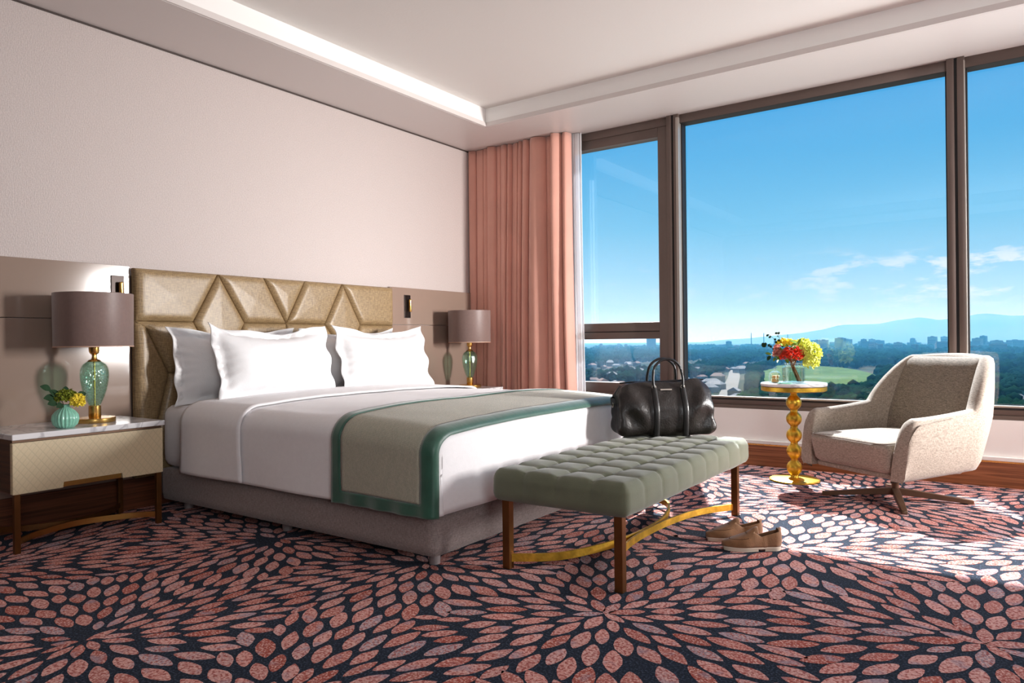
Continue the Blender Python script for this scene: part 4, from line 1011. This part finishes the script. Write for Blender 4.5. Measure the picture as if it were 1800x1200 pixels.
# ------------------------------------------------------------------ weekend bag
bag = empty('weekend_bag', (2.875, 4.155, 0.467), math.radians(40.6), 'black leather weekend bag with two upright handles standing on the bench', 'bag')
HL, HD, HH = 0.305, 0.115, 0.325
def bagshape(p, n):
    t = p.z/HH; u = p.x/HL; q = p.copy()
    roof = (1-0.62*max(0, (t-0.50)/0.5)**1.5)           # narrows to the zip
    q.y *= roof*(1+0.10*math.sin(PI*min(1, t*1.3)))
    q.x *= 1-0.085*max(0, t)**1.4+(0.02 if u < 0 else 0)*math.sin(PI*t)
    sag = 0.028*(1-abs(u)**2) if False else 0
    q.z += max(0, t)*(0.016*math.exp(-((u-0.72)/0.2)**2)-0.012*math.exp(-((u+0.9)/0.25)**2)-0.022*max(0, abs(u)-0.80)/0.2)
    # slumped folds in the end bays
    for (uc, w_, a_, ph) in ((-0.66, 0.24, 0.020, 0.9), (0.70, 0.22, 0.024, -0.7)):
        g = math.exp(-((u-uc)/w_)**2)*math.sin(PI*min(1, max(0, t)))
        q += n*(-a_*g*math.sin((u-uc)*9*ph+t*7.5)*(0.9))*abs(n.y)
    if abs(n.x) > 0.4: q.x -= math.copysign(0.020*math.sin(PI*min(1, t*1.1))*(1-abs(p.y)/HD), n.x); q.x += math.copysign(0.012*math.sin(9*t), n.x)*(abs(p.y)/HD)
    q += n*(0.006*nz3(p, 9, 2)+0.003*nz3(p, 22, 1))
    q.z = max(q.z, 0.0)
    return q
rbox('body', (-HL, -HD, 0), (HL, HD, HH), (0.045, 0.045, 0.055), M['leather'], bag, 0.010, bagshape)
def on_front(x, z, s=-1):
    t = z/HH; r_ = 1
    y = s*HD*(1-0.62*max(0, (t-0.50)/0.5)**1.5)*(1+0.10*math.sin(PI*min(1, t*1.3)))
    return y
for s in (-1, 1):
    for xs in (-0.075, 0.105):
        P_ = []
        for k in range(15):
            z = 0.004+(HH-0.040)*k/14; P_.append((xs*(1-0.0*k/14), on_front(xs, z, s)+s*0.004, z))
        bm = bmesh.new(); secs = []
        for i, p_ in enumerate(P_):
            secs.append([bm.verts.new((p_[0]+dx, p_[1]+s*dy, p_[2])) for dx, dy in ((-0.016, -0.006), (0.016, -0.006), (0.016, 0.004), (0.006, 0.009), (-0.006, 0.009), (-0.016, 0.004))])
        for a_, b_ in zip(secs[:-1], secs[1:]):
            for k in range(6): bm.faces.new((a_[k], a_[(k+1) % 6], b_[(k+1) % 6], b_[k]))
        bm.faces.new(secs[0]); bm.faces.new(secs[-1][::-1])
        obj('strap', bm, M['leather_trim'], bag, angle=50)
        bm = bmesh.new(); yy = on_front(xs, HH-0.035, s)
        tube(bm, [(xs+0.011*math.cos(q*PI/6), yy+s*0.008, HH-0.030+0.013*math.sin(q*PI/6)) for q in range(12)], 0.0028, 6, closed=True); obj('ring', bm, M['silver'], bag)
    yy = on_front(0.095, HH-0.035, s)+s*0.008; ho = 0.015
    hp = [(-0.09+ho-0.0, yy, HH-0.035), (-0.093+ho, yy*0.9, HH+0.02)]+[(ho-0.090*math.cos(a_)*1.0, yy*0.75, HH+0.045+0.095*math.sin(a_)) for a_ in [PI*k/8 for k in range(1, 8)]]+[(0.093+ho, yy*0.9, HH+0.02), (0.09+ho, yy, HH-0.035)]
    tubeo('handle', curve_pts(hp, 6), 0.0082, M['leather_trim'], bag, 12)
bm = bmesh.new(); tube(bm, [(-0.27, 0, HH-0.006), (-0.2, 0, HH-0.001), (0, 0, HH+0.001), (0.2, 0, HH+0.011), (0.26, 0, HH+0.008)], 0.005, 8); obj('zip', bm, M['leather_trim'], bag)
box_ = boxo('name_plate', -0.036, 0.036, -0.0025, 0.0025, -0.0045, 0.0045, M['silver'], bag, 0.001); box_.location = (0.0, on_front(0, HH-0.045)-0.004, HH-0.045); box_.rotation_euler = (math.radians(-25), 0, 0)
tubeo('end_strap', curve_pts([(-HL+0.035, 0.0, HH-0.02), (-HL-0.006, 0.0, 0.24), (-HL-0.006, 0, 0.19)], 5), 0.01, M['leather_trim'], bag, flat=(0.014, 0.004))
bm = bmesh.new(); tube(bm, [(-HL-0.010, 0.018*math.cos(q*PI/6), 0.185+0.014*math.sin(q*PI/6)) for q in range(12)], 0.003, 6, closed=True); obj('ring', bm, M['silver'], bag)

# ------------------------------------------------------------------ loafers
def loafer(loc, rz, mirror, label):
    t = empty('loafer', loc, rz, label, 'shoe', 'pair of tan loafers')
    Ls = 0.285
    def hw(u):     # outline half width, heel 0 -> toe 1
        base_ = 0.033+0.016*math.exp(-((u-0.68)/0.22)**2)
        e = 1.0
        if u < 0.12: e = math.sqrt(max(0, 1-((0.12-u)/0.12)**2))
        if u > 0.78: e = math.sqrt(max(0, 1-((u-0.78)/0.22)**2))
        return base_*e
    def cy(u): return mirror*0.008*math.sin(PI*u)*(1 if u > .3 else .6)
    def slab(u0, u1, z0, z1, grow, name, m_, arch=False):
        bm = bmesh.new(); n = 30; loops = []
        for (z, g) in ((z0, grow*0.9), (z0+0.002, grow), (z1-0.002, grow), (z1, grow*.9)):
            ring = []
            for k in range(n+1): u = u0+(u1-u0)*(1-math.cos(PI*k/n))/2; ring.append((u*Ls, cy(u)+max(0.0004, hw(u)+g*(1 if hw(u) > .002 else 0)), z))
            for k in range(n, -1, -1): u = u0+(u1-u0)*(1-math.cos(PI*k/n))/2; ring.append((u*Ls, cy(u)-max(0.0004, hw(u)+g*(1 if hw(u) > .002 else 0)), z))
            loops.append([bm.verts.new(p) for p in ring])
        for a, b in zip(loops[:-1], loops[1:]):
            L = len(a)
            for k in range(L): bm.faces.new((a[k], a[(k+1) % L], b[(k+1) % L], b[k]))
        bm.faces.new(loops[0][::-1]); bm.faces.new(loops[-1])
        return obj(name, bm, m_, t, angle=40)
    slab(0.0, 1.0, 0.012, 0.021, 0.004, 'sole', M['sole']); slab(0.0, 0.30, 0.0, 0.0125, 0.002, 'heel', M['sole']); slab(0.42, 0.985, 0.001, 0.0125, 0.002, 'sole', M['sole'])
    def hgt(u):   # crest height over the sole
        if u > 0.46: v = (u-0.46)/0.54; return (0.030+0.050*(1-v)**1.6)*(1-0.35*v**6)
        return 0.088-0.032*min(1, u/0.36)+0.024*max(0, (u-0.36)/0.10)
    nu, na = 46, 36; V = []; Fc = []
    for i in range(nu+1):
        u = 0.5-0.5*math.cos(PI*i/nu); u = min(0.9995, max(0.0005, u)); h = hgt(u); w_ = hw(u)
        for k in range(na+1):
            a = PI*k/na; ca, sa = math.cos(a), math.sin(a)
            ex = 0.72 if u > .46 else 0.50
            y = cy(u)+math.copysign(abs(ca)**ex, ca)*w_*(1.0 if u < .46 else 1)*(1-0.10*sa*(u < .46)); z = 0.020+h*abs(sa)**(0.75)
            xx = u*Ls
            if u < 0.12: xx += -0.004*math.sin(PI*min(1, (z-0.02)/0.07))
            V.append((xx, y, z))
    keep = lambda i, k: not (0.05 < 0.5-0.5*math.cos(PI*(i+.5)/nu) < 0.46 and 0.30 < (k+.5)/na < 0.70)
    for i in range(nu):
        for k in range(na):
            if keep(i, k): a = i*(na+1)+k; Fc.append((a, a+na+1, a+na+2, a+1))
    up_ = pyobj('upper', V, Fc, M['suede'], t); md = up_.modifiers.new('t', 'SOLIDIFY'); md.thickness = 0.003; md.offset = -1
    # tongue rising from the vamp, apron seam, dark insole
    V = []; Fc = []
    for i in range(9):
        u = 0.60-0.20*i/8
        for k in range(13):
            a = PI*(0.22+0.56*k/12); w_ = hw(u)*(1.02-0.10*i/8)
            V.append((u*Ls, cy(u)+math.cos(a)*w_*1.0, 0.0215+(hgt(max(u, .46))*(abs(math.sin(a))**.75))*(1.0+0.13*i/8*math.sin(a)**2)+0.002))
    for i in range(8):
        for k in range(12): a = i*13+k; Fc.append((a, a+13, a+14, a+1))
    tg = pyobj('tongue', V, Fc, M['suede'], t); md = tg.modifiers.new('t', 'SOLIDIFY'); md.thickness = 0.003; md.offset = 0
    ap = []
    for k in range(25):
        f = k/24; a = PI*f
        u = 0.52+0.36*math.sin(a)**.8; yy = math.cos(a)
        ang = math.acos(max(-1, min(1, yy*0.80))); h = hgt(u)
        ap.append((u*Ls, cy(u)+math.copysign(abs(math.cos(ang))**.72, yy)*hw(u), 0.0215+h*abs(math.sin(ang))**.75))
    tubeo('seam', curve_pts(ap, 3), 0.0026, M['suede_in'], t, 6)
    slab(0.03, 0.55, 0.022, 0.026, -0.004, 'insole', M['suede_in'])
    return t
loafer((3.70, 3.675, 0.0012), math.radians(212), 1, 'tan suede loafer with white sole, the one nearer the camera')
loafer((3.572, 3.795, 0.0012), math.radians(214), -1, 'tan suede loafer with white sole, behind its mate and nearer the window')

# ------------------------------------------------------------------ the world outside
GZ = -60.0
M['park'] = mat('city_ground', srgb(28, 42, 26), 0.95, color2=srgb(84, 80, 70), vscale=0.006, detail=9, coords='Object', spec=0.0)
M['trees'] = mat('tree_canopy', srgb(3, 18, 13), 0.95, color2=srgb(20, 46, 26), vscale=0.02, detail=5, spec=0.0)
M['meadow'] = mat('meadow', srgb(78, 96, 56), 0.95, var=0.15, vscale=0.02, spec=0.0)
M['road'] = mat('road', srgb(116, 112, 106), 0.9, var=0.05, vscale=0.02, spec=0.0)
M['rock'] = mat('mountain', srgb(88, 98, 100), 0.95, var=0.15, vscale=0.001, spec=0.0)
M['facade'] = [mat('facade_pale', srgb(128, 124, 118), 0.8, var=0.08, vscale=0.05), mat('facade_grey', srgb(70, 76, 84), 0.8, var=0.1, vscale=0.05), mat('facade_brown', srgb(92, 74, 64), 0.8, var=0.1, vscale=0.05)]
M['roof'] = [mat('roof_tile', srgb(88, 54, 42), 0.85, var=0.15, vscale=0.2), mat('roof_grey', srgb(94, 94, 96), 0.8, var=0.1, vscale=0.2)]
M['winglass'] = mat('dark_glazing', srgb(44, 60, 80), 0.2, var=0.1)
g_ = pyobj('ground_city', [(-16000, 120, GZ), (9000, 120, GZ), (9000, 15000, GZ), (-16000, 15000, GZ)], [(0, 1, 2, 3)], M['park'], smooth=False); struct(g_)
def flat(name, pts, z, mat_, **k):
    o = pyobj(name, [(x, y, z) for x, y in pts], [tuple(range(len(pts)))], mat_, smooth=False); return tag(o, **k)
mp_ = [tuple(p.xy) for p in curve_pts([(-440, 1455, 0), (-462, 1673, 0), (-330, 1640, 0), (-245, 1483, 0), (-150, 1143, 0), (-140, 800, 0), (-225, 735, 0), (-300, 1060, 0)], 6, True)]
flat('field_meadow', mp_, GZ+0.6, M['meadow'], kind='structure')
rp_ = [Vector((p[0], p[1], GZ+0.9)) for p in ((-560, 2100), (-505, 1744), (-448, 1414), (-354, 1104), (-264, 808), (-215, 640), (-190, 480))]
tubeo('road', curve_pts(rp_, 8), 1, M['road'], None, flat=(9, 0.4))['kind'] = 'structure'
# mountains on the horizon
ridge = [(-6500, -75), (-4600, -68), (-4014, -50), (-3474, -5), (-2900, 45), (-2478, 83), (-2200, 130), (-1981, 184), (-1750, 184), (-1532, 192), (-1330, 231), (-1180, 244), (-1038, 264), (-920, 245), (-822, 226), (-660, 240), (-510, 256), (-400, 285), (-288, 294), (-160, 275), (-38, 255), (150, 258), (500, 300), (1200, 260), (2500, 330), (4500, 240), (6500, 120)]
V = []; Fc = []; NX = 260; NY = 16
for i in range(NX+1):
    x = -6500+13000*i/NX
    for a, b in zip(ridge[:-1], ridge[1:]):
        if a[0] <= x <= b[0]: h = a[1]+(b[1]-a[1])*(x-a[0])/(b[0]-a[0]); break
    for j in range(NY+1):
        f = j/NY; s_ = math.sin(PI/2*min(1, f*1.25)) if f < .8 else 1-0.4*(f-.8)/.2
        hh = GZ-10+(h-GZ+10)*s_*(1+0.22*(1-s_)*noise.noise(Vector((x*.0012, f*3, 0)))) + 10*noise.noise(Vector((x*.003, f*4, 1)))*s_
        V.append((x, 9000+2500*f, hh))
for i in range(NX):
    for j in range(NY): a = i*(NY+1)+j; Fc.append((a, a+NY+1, a+NY+2, a+1))
mo = pyobj('mountains', V, Fc, M['rock']); struct(mo)
# tree canopy: nobody could count it
def canopy():
    rs = np.random.RandomState(3); ico = bmesh.new(); bmesh.ops.create_icosphere(ico, subdivisions=1, radius=1)
    bv = np.array([v.co[:] for v in ico.verts]); bf = np.array([[v.index for v in f.verts] for f in ico.faces]); ico.free()
    pts = []
    mpoly = [Vector((a, b)) for a, b in mp_]
    def inside(x, y):
        c = False; n = len(mpoly)
        for i in range(n):
            a, b = mpoly[i], mpoly[(i+1) % n]
            if (a.y > y) != (b.y > y) and x < (b.x-a.x)*(y-a.y)/(b.y-a.y)+a.x: c = not c
        return c
    near = {}
    for hx, hy, hr in foot:
        for a in range(-1, 2):
            for b in range(-1, 2): near.setdefault((int(hx//100)+a, int(hy//100)+b), []).append((hx, hy, hr))
    n = 0
    while n < 26000:
        # even in screen-like distance: nearer ones thinner in number
        y = 560*math.exp(rs.uniform(0, 2.1)); x = y*rs.uniform(-0.62, 0.28)+rs.uniform(-20, 20)
        d = noise.noise(Vector((x*.0035, y*.0018, 0)))+0.25*noise.noise(Vector((x*.012, y*.01, 4)))
        if d < (-0.10 if y > 1500 else 0.0): continue
        if inside(x, y): continue
        if any(abs(x-(a.x+(b.x-a.x)*(y-a.y)/(b.y-a.y))) < 22 for a, b in zip(rp_[:-1], rp_[1:]) if b.y <= y <= a.y and a.y != b.y): continue
        r = rs.uniform(2.8, 5.2)*(1+y/2200)
        if any((x-hx)**2+(y-hy)**2 < (hr+r)**2 for hx, hy, hr in near.get((int(x//100), int(y//100)), ())): continue
        pts.append((x, y, GZ+r*0.9+rs.uniform(0, 5), r, r*rs.uniform(.8, 1.15))); n += 1
    for k in range(70):       # the dark row of trees along the meadow's edge
        f = k/69; P_ = [(-433, 1574), (-412, 1367), (-325, 1062), (-232, 742)]; g = f*2.999; i = int(g); t = g-i
        x = P_[i][0]+(P_[i+1][0]-P_[i][0])*t; y = P_[i][1]+(P_[i+1][1]-P_[i][1])*t
        pts.append((x+16+rs.uniform(-6, 6), y, GZ+8, 9, 9))
    P_ = np.array(pts); V = (bv[None]*P_[:, None, [3, 3, 4]]+P_[:, None, :3])
    V = V*(1)+RS.uniform(-.7, .7, V.shape); F = bf[None]+np.arange(len(P_))[:, None, None]*len(bv)
    me = bpy.data.meshes.new('forest'); me.from_pydata(V.reshape(-1, 3).tolist(), [], F.reshape(-1, 3).tolist())
    o = link('forest', me, M['trees'], smooth=True); tag(o, 'dark green tree cover spreading over the city below the windows', 'trees', kind='stuff')
def building(name, x, y, wx, wy, h, fm, rf, label, cat, group, rz=0, pitched=False, bands=0):
    bm = bmesh.new(); box(bm, -wx/2, wx/2, -wy/2, wy/2, 0, h)
    if pitched:
        e = [bm.verts.new(p) for p in ((-wx/2-.5, -wy/2-.5, h), (wx/2+.5, -wy/2-.5, h), (wx/2+.5, wy/2+.5, h), (-wx/2-.5, wy/2+.5, h), (-wx/2+wx*.2, 0, h+wy*.32), (wx/2-wx*.2, 0, h+wy*.32))]
        fs = [bm.faces.new([e[i] for i in q]) for q in ((0, 1, 5, 4), (2, 3, 4, 5), (1, 2, 5), (3, 0, 4), (3, 2, 1, 0))]
        for f in fs: f.material_index = 1
    else:
        box(bm, -wx/2-.3, wx/2+.3, -wy/2-.3, wy/2+.3, h-0.01, h+1.2, mi=1); box(bm, -wx/6, wx/6, -wy/4, wy/4, h+1.2, h+4, mi=1)
    for k in range(bands):
        z = 3+k*3.3
        if z+1.6 > h: break
        box(bm, -wx/2+1, wx/2-1, -wy/2-.12, -wy/2+.1, z, z+1.6, mi=2)
    me = bpy.data.meshes.new(name); bmesh.ops.recalc_face_normals(bm, faces=bm.faces[:]); bm.to_mesh(me); bm.free()
    o = link(name, me, [fm, rf, M['winglass']], smooth=False); o.location = (x, y, GZ); o.rotation_euler = (0, 0, rz)
    return tag(o, label, cat, group)
foot = []
rs = random.Random(11); protos = []
for k in range(6):
    protos.append((rs.choice([0, 0, 2]), rs.choice([0, 0, 1]), rs.uniform(12, 22), rs.uniform(9, 13), rs.uniform(5, 9)))
house0 = []
for k in range(230):
    y = 640*math.exp(rs.uniform(0, 1.15)); x = y*rs.uniform(-0.60, 0.05)
    cl_ = noise.noise(Vector((x*.004, y*.003, 9)))
    if cl_ < -0.05 and rs.random() < .7: x += 90
    if -470 < x < -130 and 730 < y < 1680 and x > -0.30*y: x -= 260
    if any((x-a)**2+(y-b)**2 < 1300 for a, b, c in foot): continue
    pk = protos[k % 6]; foot.append((x, y, 17))
    if len(house0) < 6:
        o = building('house', x, y, pk[2], pk[3], pk[4], M['facade'][pk[0]], M['roof'][pk[1]], 'small distant house among the trees far below the windows', 'house', 'distant houses among the trees', rs.uniform(0, 3), True); house0.append(o)
    else:
        o = house0[rs.randrange(6)].copy(); COL.objects.link(o); o.location = (x, y, GZ); o.rotation_euler = (0, 0, rs.uniform(0, 3)); s_ = rs.uniform(.8, 1.3); o.scale = (s_, s_, s_)
# skyline blocks
sky_p = [building('apartment_block', 0, 0, w_, d_, h_, M['facade'][f_], M['roof'][1], 'pale blue-grey apartment block on the distant skyline', 'building', 'skyline blocks', 0, False, 12)
         for (w_, d_, h_, f_) in ((60, 20, 38, 1), (34, 22, 52, 0), (90, 20, 32, 1), (26, 22, 62, 1), (48, 24, 44, 2))]
k = 0
for px_az in [(-0.325, 40), (-0.33, 30)]: pass
spots = []
for (az0, az1, n_, hs) in ((-0.215, -0.205, 2, 1.0), (-0.196, -0.178, 5, 1.0), (-0.172, -0.142, 9, .9), (-0.138, -0.10, 8, .8), (-0.096, -0.06, 7, 1.0), (-0.055, 0.02, 14, .95), (-0.35, -0.31, 5, .75), (-0.31, -0.215, 8, .6), (-0.56, -0.46, 14, .55), (0.02, 0.2, 12, .8)):
    for q in range(n_):
        for _ in range(60):
            a_, y_ = rs.uniform(az0, az1), rs.uniform(2900, 4600)
            if all((a_*y_-b_*c_)**2+(y_-c_)**2 > 125**2 for b_, c_, _s in spots): break
        spots.append((a_, y_, hs*rs.uniform(.8, 1.15)))
for i, (az_, y, s_) in enumerate(spots):
    if i < 5: o = sky_p[i]
    else: o = sky_p[rs.randrange(5)].copy(); COL.objects.link(o)
    foot.append((4.67+az_*y, y, 62)); o.location = (4.67+az_*y, y, GZ); o.rotation_euler = (0, 0, rs.uniform(-.5, .5)); o.scale = (s_, s_, s_*y/3700)
foot.append((4.67-0.449*3400, 3400, 40)); foot += [(4.67+q*4000, 4000, 22) for q in (-0.3, -0.283, -0.2515)]
tw = building('tower_block', 4.67-0.449*3400, 3400, 42, 30, 84, M['facade'][1], M['roof'][1], 'lone dark tower block rising above the tree line in the narrow window', 'building', None, .2, False, 24)
for i, (px, h_, lab) in enumerate(((-0.3, 95, 'thin distant mast above the treeline, farthest from the flowers of three'), (-0.283, 92, 'thin distant mast above the treeline, middle of three'), (-0.2515, 84, 'thin distant mast above the treeline, closest to the flowers of three'))):
    bm = bmesh.new(); tube(bm, [(0, 0, 0), (0, 0, h_*.6), (0, 0, h_)], [3.2, 2.4, 1.8], 8); o = obj('mast', bm, M['facade'][1]); o.location = (4.67+px*4000, 4000, GZ); tag(o, lab, 'mast', 'masts on the skyline')
canopy()
# haze lying over the city: real scattering air between the windows and the hills
V = [(-16000, 420, -64), (9000, 420, -64), (9000, 14500, -64), (-16000, 14500, -64), (-16000, 420, 230), (9000, 420, 230), (9000, 14500, 230), (-16000, 14500, 230)]
hz = pyobj('haze', V, [(3, 2, 1, 0), (4, 5, 6, 7), (0, 1, 5, 4), (1, 2, 6, 5), (2, 3, 7, 6), (3, 0, 4, 7)], None, smooth=False)
hm = bpy.data.materials.new('haze'); hm.use_nodes = True; t = hm.node_tree; t.nodes.clear(); o_ = t.nodes.new('ShaderNodeOutputMaterial'); vs_ = t.nodes.new('ShaderNodeVolumeScatter')
vs_.inputs['Color'].default_value = (0.055, 0.235, 0.40, 1); vs_.inputs['Density'].default_value = 0.00036; vs_.inputs['Anisotropy'].default_value = 0.0; t.links.new(vs_.outputs[0], o_.inputs['Volume'])
hz.data.materials.append(hm); tag(hz, 'blue haze over the distant city', 'haze', kind='stuff')
